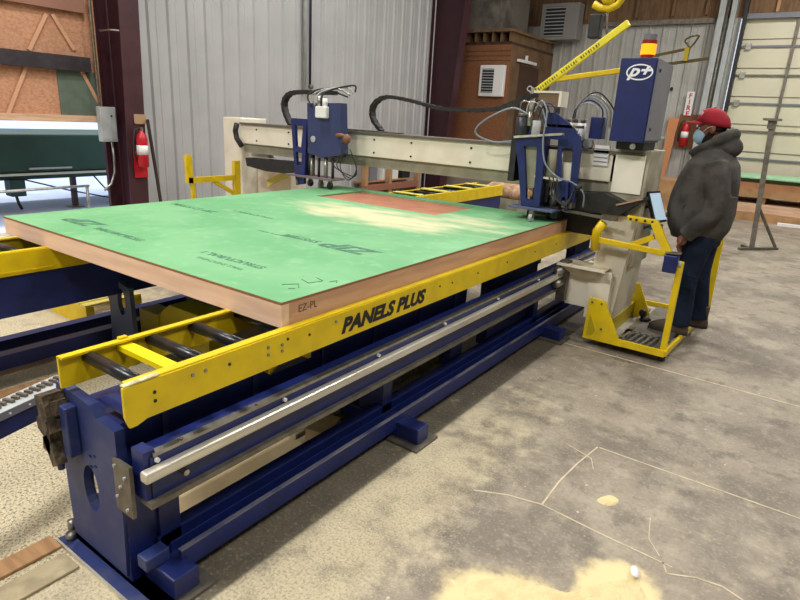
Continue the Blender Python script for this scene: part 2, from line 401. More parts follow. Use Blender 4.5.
# electrical box + conduit
t=thing('electrical_box','light grey electrical box on the left side of the maroon column','electrical box',(-7.68,4.2,1.08))
MB().box(-7.69,-7.60,4.10,4.31,1.10,1.53).build('case',lgrey,t,bevel=.008)
MB().box(-7.60,-7.592,4.12,4.29,1.13,1.50).build('cover',lgrey,t)
MB().cyl((-7.592,4.24,1.42),(-7.585,4.24,1.42),.012).build('latch',blue,t)
MB().cyl((-7.66,4.14,1.53),(-7.66,4.12,5.9),.017).build('conduit',steel,t,smooth=True)
MB().tube([(-7.68,4.27,1.1),(-7.68,4.28,.9),(-7.68,4.27,.7),(-7.70,4.22,.55),(-7.66,4.1,.48)],.016).build('lower_conduit',steel,t,smooth=True)
MB().tube([(-7.62,4.2,2.42),(-7.5,4.3,2.44),(-7.4,4.36,2.43)],.012).build('clamp',steel,t,smooth=True)
# fire extinguisher
def extinguisher(label,x,y,z,dx,dy,s=1,grp=None):
    t=thing('fire_extinguisher',label,'fire extinguisher',(x,y,z),grp)
    pr=[(0,.055),(.01,.07),(.36,.07),(.41,.055),(.44,.028),(.47,.022)]
    b=MB().tube([(x,y,z+a*s) for a,_ in pr],[r*s for _,r in pr],16); b.build('cylinder',red,t,smooth=True)
    MB().box(x-.02*s,x+.02*s,y-.02*s,y+.02*s,z+.46*s,z+.50*s).build('valve',steeld,t)
    MB().bar((x,y,z+.52*s),(x-.1*s*dx,y-.1*s*dy,z+.55*s),.02*s,.01).build('handle',black,t)
    MB().tube([(x,y,z+.49*s),(x-.09*s*dx,y-.09*s*dy,z+.47*s),(x-.12*s*dx,y-.12*s*dy,z+.3*s),(x-.1*s*dx,y-.1*s*dy,z+.08*s)],.012*s).build('hose',black,t,smooth=True)
    MB().tube([(x,y,z+.16*s),(x,y,z+.28*s)],[.0715*s,.0715*s],16).build('paper_label',white,t,smooth=True)
    return t
extinguisher('red fire extinguisher mounted on the maroon column by the ribbed wall',-7.27,4.44,.80,0,1,1.0)
o=MB().box(-7.358,-7.345,4.36,4.54,.66,1.0).build('mounting_board',red); tag(o,'red backing board behind the extinguisher on the maroon column','board')
o=MB().box(-7.345,-7.335,4.40,4.56,1.34,1.46).build('tag_sheet',tan); tag(o,'small tan paper tag above the extinguisher on the maroon column','sign')
o=MB().tube([(-7.30,4.56,1.40),(-7.36,4.74,.0)],.022).build('leaning_pole',mat('dark_brown_pole',(58,46,38),.8)); tag(o,'dark brown pole leaning beside the extinguisher against the ribbed wall','pole')
# air drop line
t=thing('air_drop_pipe','thin dark pipe hanging down the middle of the pale ribbed wall','pipe',(-7.68,7.95,2.0))
MB().cyl((-7.68,7.95,2.02),(-7.68,7.95,6.0),.022).build('pipe',mat('dark_blue_pipe',(44,46,74),.5),t,smooth=True)
MB().cyl((-7.72,7.86,1.9),(-7.72,7.86,6.0),.03).build('conduit',lgrey,t,smooth=True)
MB().ell((-7.66,7.95,2.02),(.05,.05,.045)).build('valve',steeld,t,smooth=True)
# trailer outside in the snow
TX=-9.3
t=thing('trailer','dark green trailer bed parked in the snow outside the left opening','trailer',(TX-.8,2.0,0))
def tz(px,py): return at(px,py,x=TX).z
ztop,zbt=1.09,.56
MB().box(TX-1.6,TX,-2.5,6.2,zbt,ztop).build('bed',dgreen,t,bevel=.03)
MB().box(TX-.02,TX+.03,-2.5,6.2,.52,.55).build('pale_edge_trim',mat('pale_trim',(190,196,176),.6),t)
MB().box(TX-1.5,TX-.1,-2.4,6.1,.45,.52).build('chassis_rail',dgreen,t)
for y in (3.02,3.75):
    MB().box(TX-.25,TX-.05,y-.10,y+.10,.22,.46).build('underside_bracket',dgreen,t,bevel=.01)
    MB().tube([(TX-.1,y-.03,.25),(TX-.1,y,.1),(TX-.1,y+.03,.03)],.02).build('hanging_hook',rubber,t,smooth=True)
for y in (-1.5,4.6,5.3):
    MB().box(TX-.25,TX-.18,y-.035,y+.035,-.02,.46).build('landing_leg',mat('dark_red_brown_metal',(62,42,40),.6),t)
    MB().box(TX-.32,TX-.11,y-.1,y+.1,-.02,.0).build('foot_pad',steeld,t)
for p in ([(TX,2.6,.5),(TX+.02,2.8,.2),(TX+.03,3.0,.12),(TX+.02,3.1,.3),(TX,3.12,.5)],[(TX,3.7,.5),(TX+.02,4.4,.28),(TX+.02,5.1,.1)],[(TX,4.8,.5),(TX+.02,4.95,.3),(TX+.02,5.15,.1),(TX+.02,5.1,.4)]):
    MB().tube(p,.012,6).build('hanging_cable',rubber,t,smooth=True)
MB().box(TX,TX+.02,3.9,4.5,.60,.625).build('scuffed_strip',mat('scuffed_pale_metal',(170,180,175),.7),t)
o=MB().tube([(-8.35,-1,.42),(-8.35,1.5,.43),(-8.35,4.25,.455)],.018).build('guard_rail_pipe',steel); 
t=thing('barrier_rail','thin grey pipe rail across the left opening in front of the trailer','railing',(-8.35,2,0)); o.parent=t; o.location=V(o.location)-V(t.location); o.name='rail_pipe'
for y in (-.6,4.22): MB().cyl((-8.35,y,-.02),(-8.35,y,.45),.02).build('post',steel,t,smooth=True)
# office box of strand board at far left corner, with loft joists
t=thing('board_office','orange-brown strand board office box beyond the far maroon column','office',(-6.6,13.8,0))
MB().box(-7.78,-6.34,13.0,13.06,.62,3.28).build('front_board',osbd,t)
MB().box(-7.78,-6.34,13.01,13.07,0,.62).build('lower_board',mat('pinkish_grey_board',(150,136,130),.8,c2=(130,118,112),scale=3),t)
MB().box(-6.40,-6.34,13.06,BY-.06,0,3.28).build('side_board',plyd,t)
MB().box(-7.78,-6.34,13.0,BY-.06,3.28,3.34).build('roof_board',mat('dark_plywood',(70,48,34),.85),t)
for i in range(3): MB().box(-7.78,-6.34,12.985,13.0,2.95+.1*i,2.962+.1*i).build('batten',plyd,t)
MB().box(-6.34,-6.32,13.5,14.6,0,2.9).build('dark_door',mat('dark_brown_door',(72,48,36),.7),t)
for i in range(7): 
    x=-7.72+.22*i
    MB().box(x,x+.05,12.95,15.3,3.34,3.54).build('loft_joist',plyd,t)
MB().box(-7.78,-6.3,12.9,15.3,3.54,3.60).build('loft_deck',plyd,t)
o=MB().box(-7.7,-6.75,13.1,14.6,3.60,4.7).build('stored_sheet_bundle',mat('grey_wrapped_bundle',(118,112,104),.8,c2=(70,66,60),scale=3,amt=.8)); tag(o,'grey wrapped bundle stored on the loft above the brown office','bundle')
# exit style light (white, on the dark door)
o=MB().bar((-6.29,13.3,2.98),(-6.29,14.3,2.98),.06,.06).bar((-6.29,13.75,2.98),(-6.29,13.75,3.12),.05,.05).build('wall_light',white); tag(o,'small white light fitting over the dark office door','light')
def ac(label,x0,x1,y,z0,z1,gx0,gx1):
    t=thing('unit_heater' if z1>3.5 else 'window_air_conditioner',label,'heater' if z1>3.5 else 'air conditioner',((x0+x1)/2,y+.15,z0))
    MB().box(x0,x1,y,y+.35,z0,z1).build('housing',mat('dull_heater_enamel',(140,138,134),.6) if z1>3.5 else white,t,bevel=.015)
    MB().box(gx0,gx1,y-.006,y,z0+.08,z1-.08).build('grille_back',black,t)
    b=MB()
    n=9
    for i in range(n):
        z=z0+.1+(z1-z0-.2)*i/(n-1); b.box(gx0,gx1,y-.02,y-.004,z-.012,z+.008)
    b.build('grille_slats',lgrey,t)
    return t
ac('white louvred air conditioner set in the brown office wall',-7.04,-6.42,12.9,2.16,2.84,-6.97,-6.67)
t=ac('grey heater with black grille high on the back ribbed wall',-6.62,-5.66,15.05,3.62,4.45,-6.5,-6.0)
# wood crate shelves against left wall, far
t=thing('wooden_frame_rack','brown wooden frame rack standing by the ribbed wall under the gantry beam','rack',(-7.5,10.6,0))
for y in (at(365,175,x=-7.5).y,at(389,175,x=-7.5).y,at(417,175,x=-7.5).y): 
    MB().box(-7.55,-7.45,y-.05,y+.05,.12,1.0).build('upright',woodb,t)
    MB().box(-7.74,-7.45,y-.05,y+.05,.0,.12).build('foot',woodb,t)
MB().box(-7.56,-7.44,9.3,11.2,.12,.24).build('lower_rail',mat('reddish_timber',(150,98,76),.8),t)
MB().box(-7.56,-7.44,9.3,11.2,1.0,1.08).build('upper_rail',woodb,t)
MB().box(-7.76,-7.56,9.3,11.2,.28,.31).build('shelf',woodb,t)
o=MB().box(-7.74,-7.58,9.6,9.85,.31,.75).build('storage_bin',grey); tag(o,'dark grey bin on the shelf of the wooden frame rack','bin')
o=MB().box(-7.74,-7.58,10.05,10.6,.31,.56).build('storage_bin',white); tag(o,'white bin on the shelf of the wooden frame rack','bin')
o=MB().box(-7.74,-7.58,10.75,11.05,.31,.62).build('storage_bin',black); tag(o,'black bin on the shelf of the wooden frame rack','bin')
# back wall items
o=MB().box(-2.98,-2.82,BY-.10,BY-.09,1.98,2.50).build('fire_sign',white)
t=thing('fire_sign','vertical white sign with red lettering on the back ribbed wall','sign',(-2.9,BY-.06,1.98)); o.parent=t; o.location=V(o.location)-WORLD[t.name]; o.name='sign_plate'; WORLD[t.name]=V(t.location)
for i,ch in enumerate('FIRE'): text('letter',ch,.15,(-2.9,BY-.103,2.40-.13*i),(1,0,0),(0,0,1),redm,t,bold=.004)
o=MB().box(-3.05,-2.66,BY-.08,BY-.04,1.25,2.0).build('mounting_board',osbd); tag(o,'brown board on the back wall behind the far red extinguisher','board')
extinguisher('red fire extinguisher on the brown board at the back wall',-2.86,BY-.18,1.30,1,0,1.15)
o=MB().bar((-3.28,BY-.1,0),(-3.16,BY-.08,1.92),.22,.05,up=(0,1,0)).build('leaning_plank',mat('orange_plank',(206,140,96),.8)); tag(o,'orange-tan plank leaning upright on the back wall left of the fire sign','plank')
o=MB().ell((-3.35,BY-.05,2.55),(.035,.03,.045)).build('wall_socket',rubber); tag(o,'small dark round fitting on the back ribbed wall above the plank','fitting')
# lumber stack by the door
t0=thing('pallet','wooden pallet on the floor under the green topped lumber stack','pallet',(-.2,14.2,0))
for y in (13.55,14.2,14.85): MB().box(-2.1,2.2,y-.05,y+.05,0,.14).build('runner',woodb,t0)
MB().box(-2.1,2.2,13.5,14.9,.14,.17).build('deck',woodb,t0)
def lum(label,z0,z1,m,x0=-2.1,x1=2.2,y0=13.5,y1=14.9,name='lumber_layer'):
    o=MB().box(x0,x1,y0,y1,z0,z1).build(name,m); tag(o,label,'lumber'); return o
lum('lowest pale timber layer of the stack before the roll-up door',.17,.34,wood)
o=MB()
for x in (-2.0,-.9,.3,1.6): o.box(x-.05,x+.05,13.55,14.85,.34,.47)
tag(o.build('spacer_blocks',woodb),'brown spacer blocks between the layers of the door stack','spacer')
lum('brown timber layer in the middle of the door stack',.47,.62,woodb)
lum('orange-brown timber layer under the green sheet on the door stack',.62,.74,mat('orange_timber',(186,132,92),.8,c2=(160,108,74),scale=5,amt=.6))
t=thing('green_sheet_stack','green faced sheets lying on top of the lumber stack','sheets',(0,14.2,.74))
MB().box(-1.95,2.1,13.6,14.8,.74,.82).build('sheet_block',mat('olive_sheet',(112,124,84),.8),t)
MB().box(-2.15,2.15,13.45,14.9,.82,.845).build('top_sheet',mat('pale_green_sheet',(150,196,156),.7),t)
o=MB().box(-.55,.8,13.3,13.42,.28,.33).build('white_board',white)
tag(o,'short white board leaning at the front of the door stack','board'); o.location.z=.0; o.rotation_euler=(0,0,.02)
o=MB().box(-3.3,-2.3,13.6,14.6,0,.62).build('timber_crate',woodb); tag(o,'brown timber crate left of the lumber stack by the back wall','crate')
# post stand
t=thing('pipe_stand','tall grey steel post stand on a splayed foot before the roll-up door','stand',(-.6,10.05,0))
MB().bar((-.655,10.0,.03),(-.765,10.0,1.83),.065,.065,up=(0,1,0)).build('post',steeld,t)
MB().box(-.88,-.66,9.9,10.1,1.83,1.86).build('head_plate',steeld,t)
MB().box(-.815,-.71,9.95,10.05,1.72,1.83).build('collar',steeld,t)
b=MB().bar((-.80,9.84,.02),(-.36,10.38,.02),.06,.035).build('foot_bar',steeld,t)
b=MB().bar((-.655,10.0,.02),(-.80,10.2,.02),.05,.035).build('foot_bar',steeld,t)
b=MB().bar((-.38,10.34,.04),(-.68,10.0,.62),.03,.03).build('brace',steeld,t)
# hoist hanging
t=thing('hoist_hook','yellow and black chain hoist hanging in front of the back wall','hoist',(-2.0,6.0,2.45))
MB().tube([(-2.12,6,2.72),(-2.05,6,2.68),(-1.98,6,2.67),(-1.9,6,2.70),(-1.86,6,2.76),(-1.9,6,2.84),(-2.0,6,2.87),(-2.1,6,2.82)],.034).build('yellow_housing',yellow,t,smooth=True)
MB().ell((-1.99,6,2.77),(.07,.05,.06)).build('motor',mat('yellow_enamel',(220,200,30),.4),t,smooth=True)
MB().box(-2.13,-2.02,5.95,6.05,2.42,2.63).build('black_box',black,t,bevel=.01)
MB().tube([(-2.0,6,2.68),(-1.98,6,2.6),(-1.97,6,2.5),(-1.95,6,2.42)],.012).build('chain',steeld,t,smooth=True)
MB().cyl((-2.0,6,2.85),(-2.0,6,6.0),.012).build('suspension_cable',steeld,t,smooth=True)

# ================================================================== NEAR FRAME
YE=7.3
def foot(y,parent,x0=-2.05,x1=-1.40):
    MB().box(x0,x1,y-.05,y+.05,.012,.095).build('foot_beam',blue,parent,bevel=.006)
    MB().box(x0-.02,x1+.03,y-.1,y+.1,0,.012).build('foot_plate',steeld,parent)
t=thing('machine_side_frame','long dark blue steel side frame with guide rail facing the open floor','machine frame',(-1.72,4.1,0))
NF=t
hole=ellipse(-1.85,.318,.05,.092)
slots=[ellipse(-1.83+.03*i,.455+.012*i,.012,.006,8) for i in range(2)]+[ellipse(-1.83+.03*i,.415+.012*i,.012,.006,8) for i in range(2)]
MB().prism([(-2.02,.05),(-1.67,.04),(-1.655,.30),(-1.655,.615),(-1.765,.622),(-1.80,.66),(-2.02,.675),(-2.03,.38)],'y',.84,.875,[hole]+slots).build('end_plate',dblue,t)
MB().box(-1.93,-1.885,.80,.84,.44,.63).build('vertical_channel',dblue,t,bevel=.006)
b=MB().bar((-1.985,.80,.66),(-1.955,.80,.53),.07,.06).bar((-1.97,.80,.56),(-1.995,.80,.44),.055,.05).bar((-1.995,.79,.50),(-1.945,.79,.40),.035,.045).bar((-2.01,.81,.60),(-1.93,.81,.62),.05,.05).cyl((-1.975,.84,.555),(-1.975,.76,.555),.036,n=10)
lab(b.build('bearing_block',greasy,t),'greasy brown bearing block')
MB().cyl((-1.965,.80,.37),(-1.965,.80,.41),.012).build('bolt',dblue,t,smooth=True)
MB().box(-1.67,-1.575,.832,.845,.33,.52).build('bolt_bracket',steeld,t)
for (x,z) in ((-1.655,.50),(-1.60,.475),(-1.655,.385),(-1.60,.355),(-1.63,.43)):
    MB().cyl((x,.832,z),(x,.825,z),.0055,n=8).build('bolt',lgrey,t)
MB().box(-1.70,-1.655,.85,1.0,.02,.45).build('corner_post',blue,t)
MB().box(-1.60,-1.535,.86,.90,.40,.575).build('rail_end_block',blue,t)
foot(.945,t,-2.05,-1.475); foot(2.30,t); foot(4.28,t); foot(6.2,t)
lab(MB().box(-2.08,-1.48,.80,.90,.0,.012).build('base_strip',dblue,t),'dusty blue base plate with pale edge')
MB().box(-2.08,-1.48,.792,.80,.0,.013).build('edge_strip',railm,t)
MB().box(-2.10,-2.05,.90,1.0,.012,.11).build('anchor_bracket',blue,t)
MB().cyl((-2.07,.85,.012),(-2.07,.85,.07),.014).cyl((-2.04,.83,.012),(-2.04,.83,.04),.018).build('anchor_bolt',steel,t,smooth=True)
# main beam under rollers, with posts
MB().box(-1.95,-1.68,.875,3.05,.36,.62).build('main_beam',blue,t)
for (y0,y1) in ((3.05,3.2),(3.55,4.35),(5.2,5.6)): MB().box(-1.78,-1.70,y0,y1,.10,.66).build('support_plate',blue,t)
MB().box(-1.95,-1.85,3.05,YE,.60,.67).build('upper_tube',blue,t)
MB().box(-1.80,-1.66,.875,YE,.66,.675).build('top_flange',blue,t)
for y in (1.02,1.42,1.82,2.2,2.62,3.0): MB().box(-1.68,-1.672,y,y+.02,.42,.66).build('rib',dblue,t)
# guide rail box
MB().box(-1.62,-1.53,.88,YE,.395,.552).build('rail_box',blue,t)
MB().box(-1.555,-1.527,.89,YE,.552,.564).build('upper_strip',steel,t)
for k in range(20):
    y=1.0+k*.32
    MB().cyl((-1.54,y,.564),(-1.54,y,.568),.008,n=6).build('strip_bolt',steeld,t)
MB().box(-1.53,-1.492,.84,YE,.488,.526).build('guide_rail',railm,t,bevel=.008)
for y in (.90,1.45,2.05,2.65,3.3,3.95): MB().cyl((-1.53,y,.540),(-1.518,y,.540),.008,n=8).build('rail_bolt',white,t)
MB().cyl((-1.53,.99,.455),(-1.505,.99,.455),.011,n=10).build('stop_bolt',steel,t)
MB().box(-1.58,-1.508,.86,YE,.382,.402).build('lower_strip',steeld,t)
for y in (1.0,2.30,4.26,5.6): MB().box(-1.80,-1.64,y-.04,y+.04,.095,.42).build('rail_post',blue,t)
# floor rails
MB().prism([(-1.605,.05),(-1.54,.05),(-1.54,.135),(-1.548,.135),(-1.548,.062),(-1.597,.062),(-1.597,.135),(-1.605,.135)],'y',.97,6.3).build('floor_channel',blue,t)
MB().box(-1.556,-1.538,.97,6.3,.131,.137).build('channel_lip',mat('worn_blue_edge',(140,138,150),.4,.3,c2=(60,70,120),scale=14,amt=.8,stretch=(1,.3,1)),t)
MB().box(-1.70,-1.64,.95,6.3,.06,.15).build('floor_channel',blue,t,bevel=.005)
MB().box(-1.64,-1.605,.95,6.3,.04,.07).build('channel_web',blue,t)
MB().box(-1.63,-1.575,.86,.95,.095,.145).build('end_block',dblue,t,bevel=.005)
# striped guard inside
t=thing('cable_guard','small yellow and black striped guard under the yellow rail','guard',(-1.66,1.6,.42))
MB().box(-1.672,-1.645,1.48,1.72,.60,.66).build('guard_body',yellow,t)
MB().prism([(1.48,.60),(1.70,.60),(1.60,.66)],'x',-1.643,-1.636).build('black_stripe',black,t)
# ------------------------------------------------ conveyors
def conveyor(label,xn,xf,y0,y1,rolls,near):
    t=thing('roller_conveyor',label,'conveyor',((xn+xf)/2,(y0+y1)/2,.64))
    s=1 if near else -1
    if near:
        poly=[(y0,.70),(y0+.0,.80),(y1,.805),(y1,.675),(y0+.07,.676),(y0+.035,.664),(y0+.012,.664)]
    else: poly=[(y0,.69),(y0,.805),(y1,.805),(y1,.69)]
    MB().prism(poly,'x',xn-.006,xn+.006).build('side_rail',yellow,t)
    MB().box(min(xn,xn-.035*s),max(xn,xn-.035*s),y0+.02,y1,.795,.806).build('rail_flange',yellow,t)
    MB().prism([(y0-.01,.685),(y0-.01,.80),(y1,.80),(y1,.685)],'x',xf-.006,xf+.006).build('side_rail',yellow,t)
    MB().box(min(xf,xf+.03*s),max(xf,xf+.03*s),y0-.01,y1,.795,.803).build('rail_flange',yellow,t)
    for y in rolls:
        MB().cyl((xf+.01*s,y,.775),(xn-.01*s,y,.775),.023,n=14).build('roller',rollm,t,smooth=True)
    return t
ry=[.915,1.15,1.335]+[1.56+.22*i for i in range(26)]
c1=conveyor('yellow roller conveyor lettered on its rail, nearest the open floor',-1.565,-1.935,.83,YE,[y for y in ry if y<YE],True)
MB().bar((-1.93,1.045,.775),(-1.58,1.045,.775),.05,.02).build('cross_bar',mat('bright_yellow_paint',(250,226,10),.4),c1)
MB().bar((-1.93,1.06,.79),(-1.93,1.03,.79),.02,.04).build('bar_clip',yellow,c1)
MB().bar((-1.572,.835,.803),(-1.568,.95,.808),.022,.005).build('scuffed_edge',mat('worn_yellow_edge',(222,210,160),.5,c2=(150,140,110),scale=30,amt=.7),c1)
for (y,z) in ((.93,.755),(1.22,.755),(1.62,.755),(2.62,.755),(2.75,.75),(3.05,.75),(3.45,.75),(3.9,.75),(4.3,.75),(1.5,.77),(.93,.725)):
    MB().cyl((-1.56,y,z),(-1.556,y,z),.006,n=8).build('rail_bolt',black,c1)
for (y,z) in ((1.07,.765),(1.12,.765),(1.40,.765),(1.47,.755),(1.40,.735),(1.47,.73),(1.78,.77)):
    MB().cyl((-1.56,y,z),(-1.555,y,z),.007,n=8).build('rail_bolt',steel,c1)
text('painted_lettering','PANELS PLUS',.092,(-1.5575,2.14,.733),(0,1,0),(0,0,1),inkm,c1,ext=.0006,shear=.28,bold=.0045,sx=1.20)
c2=conveyor('yellow roller conveyor on the far side beneath the green panel',-3.485,-3.89,.4,YE,[.5+.22*i for i in range(31)],True)
MB().box(-3.478,-3.472,.4,1.52,.69,.70).build('lower_flange',yellow,c2)
for k,(y,L) in enumerate(((5.35,.3),(5.9,.3),(6.45,.3),(6.95,.3))):
    lab(MB().bar((-3.86,y,.812),(-3.5,y,.812),.09,.012).build('cover_strip',mat('pale_yellow_strip',(214,200,90),.6),c2),'pale yellow cover strip')
# ------------------------------------------------ far frame
t=thing('machine_side_frame','long dark blue steel side frame under the far end of the green panel','machine frame',(-3.7,4,0))
MB().box(-3.80,-3.50,.3,YE,.44,.67).build('main_beam',blue,t)
MB().box(-4.05,-3.97,.2,YE,.05,.14).build('floor_channel',blue,t)
MB().box(-3.80,-3.72,.2,YE,.05,.14).build('floor_channel',blue,t)
MB().box(-3.95,-3.86,.3,YE,.40,.585).build('rail_box',blue,t)
for y in (.6,2.6,4.4,6.2):
    MB().box(-3.75,-3.6,y-.05,y+.05,.095,.45).build('post',blue,t)
    MB().box(-4.1,-3.45,y-.05,y+.05,.012,.095).build('foot_beam',blue,t)
MB().prism([(-3.64,.095),(-3.36,.095),(-3.38,.50),(-3.72,.56),(-3.62,.35)],'y',1.90,1.93,[ellipse(-3.48,.39,.045,.09)]).build('bracket_plate',mat('grey_blue_plate',(72,80,110),.5),t)
t=thing('cross_frame','dark blue crossbeams joining the two side frames under the panel','crossbeam',(-2.7,2.6,0))
for (y0,y1,z0,z1) in ((2.35,2.5,.40,.60),(4.9,5.05,.4,.6)): MB().box(-3.5,-1.95,y0,y1,z0,z1).build('cross_beam',blue,t)
for x in (-3.2,-2.3): MB().box(x-.05,x+.05,2.37,2.47,0,.42).build('post',blue,t)
t=thing('motor_housing','yellow sheet metal motor housing under the green panel','housing',(-3.35,2.25,.0))
MB().box(-3.63,-3.42,2.10,2.24,.02,.27).build('end_box',mat('olive_yellow_paint',(180,160,24),.5),t,bevel=.008)
MB().prism([(-3.42,.02),(-2.9,.02),(-2.9,.36),(-3.3,.36),(-3.42,.27)],'y',2.12,2.30).build('body',mat('olive_yellow_paint',(180,160,24),.5),t)
t=thing('slatted_step','pale yellow slatted step on the floor beyond the far frame','step',(-4.5,2.2,0))
MB().box(-4.75,-4.2,2.02,2.08,.0,.15).build('riser',yellow,t); MB().box(-4.75,-4.2,2.40,2.46,.0,.15).build('riser',yellow,t)
for i in range(6): MB().box(-4.75+.095*i,-4.68+.095*i,2.02,2.46,.15,.165).build('slat',mat('pale_yellow_strip2',(222,206,110),.6),t)
# slanting chain conveyor arm at the left edge
d=V((-.27,.96,0)).normalized(); e=at(65,377,z=.50); s0=e-d*1.3
t=thing('chain_conveyor','blue beam topped with a silver chain track entering at left','conveyor',(s0.x,s0.y,0))
pr=d.cross(V((0,0,1)))
MB().bar(s0+V((0,0,-.06)),e+V((0,0,-.06)),.07,.10).build('beam',blue,t)
MB().bar(s0+V((0,0,-.005)),e+V((0,0,-.005)),.10,.010).build('track_plate',lgrey,t)
MB().bar(s0+pr*.052+V((0,0,-.015)),e+pr*.052+V((0,0,-.015)),.004,.03).build('bolt_strip',grey,t)
for k in range(16):
    p=s0+d*(.05+k*.08)
    MB().cyl(p+pr*.053+V((0,0,-.015)),p+pr*.058+V((0,0,-.015)),.004,n=6).build('bolt',white,t)
for k in range(46):
    p=s0+d*(.03+k*.0275)
    MB().bar(p-pr*(.022 if k%2 else .014)+V((0,0,.006)),p+pr*(.022 if k%2 else .014)+V((0,0,.006))+d*.006,.014,.014).build('chain_link',steeld,t)
MB().box(s0.x-.035,s0.x+.035,s0.y+.1,s0.y+.17,0,s0.z-.12).build('support_leg',blue,t)
MB().box(s0.x-.08,s0.x+.08,s0.y+.05,s0.y+.22,0,.015).build('foot_plate',blue,t)

# ================================================================== PANEL
PX0,PX1,PY0,PY1,ZP=-4.03,-1.603,1.51,4.60,.906
t=thing('wall_panel','large green sheathed wood framed wall panel lying on the conveyors','wall panel',((PX0+PX1)/2,3,.806)); PN=t
op=[(-2.39,3.83),(-2.39,4.50),(-3.62,4.50),(-3.25,3.83)]
win=[(-2.37,3.83),(-2.37,4.48),(-3.62,4.48),(-3.62,3.83)]
MB().prism([(PX0,PY0),(PX1,PY0),(PX1,PY1),(PX0,PY1)],'z',ZP-.011,ZP,[win]).build('sheathing',PANELM,t)
edgem=mat('sheathing_edge_brown',(150,104,72),.8)
MB().box(PX0,PX1+.001,PY0-.0012,PY0,ZP-.011,ZP-.001).build('sheathing_edge',edgem,t)
MB().box(PX1,PX1+.0012,PY0,PY1,ZP-.011,ZP-.001).build('sheathing_edge',edgem,t)
def plank(x0,x1,y0,y1,m=wood,name='framing_stud'): return MB().box(x0,x1,y0,y1,.799,ZP-.011).build(name,m,t)
woodf=mat('pine_lit_end',(236,202,174),.7,c2=(214,176,146),scale=3,amt=.6,stretch=(.8,8,8),bump=.1)  # paler than the side boards: light on the end face put into the colour
plank(PX0,PX1,PY0,PY0+.04,woodf,'end_plate_board')
plank(PX0,PX1,PY1-.04,PY1,woodf,'end_plate_board')
woods=mat('pine_side_board',(208,166,132),.7,c2=(180,136,106),scale=3,amt=.6,stretch=(8,.8,8),bump=.1)
plank(PX1-.04,PX1,PY0+.04,PY1-.04,woods,'edge_stud'); plank(PX0,PX0+.04,PY0+.04,PY1-.04,woods,'edge_stud')
for x in (-3.66,-3.25,-2.85,-2.33,-2.0): plank(x-.02,x+.02,PY0+.04,PY1-.04 if x in(-3.66,-2.33,-2.0) else 3.80)
lab(MB().box(-3.62,-2.37,3.83,4.48,.885,.893).build('opening_board',mat('reddish_board',(178,122,94),.75,c2=(156,100,74),scale=6,amt=.5),t),'reddish-brown board inside the window cut-out')
plank(-3.62,-2.37,3.80,3.83); plank(-3.62,-2.37,4.48,4.51)
# faded prints (run across the sheet, reading from the far side)
zt=ZP+.0006
XD=(-1,0,0); YD=(0,-1,0)
text('sheet_print','ZIP',.19,(-2.03,2.44,zt),XD,YD,inkg,t,ext=.0002,shear=.3,bold=.008,sx=1.2)
text('sheet_print','SYSTEM',.075,(-2.40,2.43,zt),XD,YD,inkg,t,ext=.0002,shear=.2,bold=.003,sx=1.1)
text('sheet_print','ROOF & WALL',.035,(-2.62,2.40,zt),XD,YD,inkg,t,ext=.0002,sx=1.1)
text('sheet_print','ZIP',.16,(-3.56,1.77,zt),XD,YD,inkg,t,ext=.0002,shear=.3,bold=.007,sx=1.3)
text('sheet_print','SYSTEM SHEATHING',.06,(-3.14,1.735,zt),XD,YD,inkg,t,ext=.0002,bold=.002,sx=.85)
text('sheet_print','STRUCTURAL 1',.06,(-2.27,1.815,zt),XD,YD,inkg,t,ext=.0002,bold=.0025,sx=1.1)
text('sheet_print','WALL SHEATHING',.04,(-2.25,1.725,zt),XD,YD,inkg,t,ext=.0002,sx=1.0)
text('sheet_print','ZIP SYSTEM',.08,(-3.65,2.60,zt),XD,YD,inkg,t,ext=.0002,bold=.002,shear=.2,sx=1.2)
text('sheet_print','STRUCTURAL 1',.05,(-3.2,2.75,zt),XD,YD,inkg,t,ext=.0002,bold=.001,sx=1.2)
text('edge_stamp','EZ-PL',.045,(PX1+.001,1.655,.858),(0,1,0),(0,0,1),mat('grey_stamp_ink',(110,86,72),.8),t,ext=.0004)
b=MB()
for pts in ([(-1.78,1.68),(-1.74,1.74),(-1.70,1.70)],[(-1.78,1.80),(-1.72,1.78),(-1.70,1.85),(-1.76,1.87)],[(-1.67,1.86),(-1.66,1.90),(-1.64,1.87)],[(-1.72,1.66),(-1.70,1.68)]):
    b.tube([(x,y,ZP+.001) for x,y in pts],.0018,4)
b.build('marker_scribble',inkg,t)

# ================================================================== GANTRY
BYF=4.55
t=thing('gantry_bridge','cream gantry bridge spanning across the green panel','gantry',(-3.4,4.7,0)); G=t
MB().box(-5.48,-1.06,BYF,BYF+.22,1.23,1.435).build('beam',cream,t,bevel=.006)
MB().box(-5.45,-1.10,BYF+.03,BYF+.2,1.13,1.23).build('lower_rail',creamd,t)
MB().box(-5.46,-1.08,BYF-.02,BYF+.2,1.435,1.455).build('top_cover',mat('grey_brown_cover',(98,92,84),.6),t)
for x in (-5.2,-4.7,-3.55,-3.12,-2.5): 
    for z in (1.27,1.39): MB().cyl((x,BYF,z),(x,BYF-.006,z),.010,n=8).build('beam_bolt',rubber,t)
MB().tube([(-5.49,BYF-.03,1.44),(-5.52,BYF-.03,1.36),(-5.50,BYF-.03,1.28),(-5.42,BYF-.03,1.20)],.03,8).build('end_bumper',black,t,smooth=True)
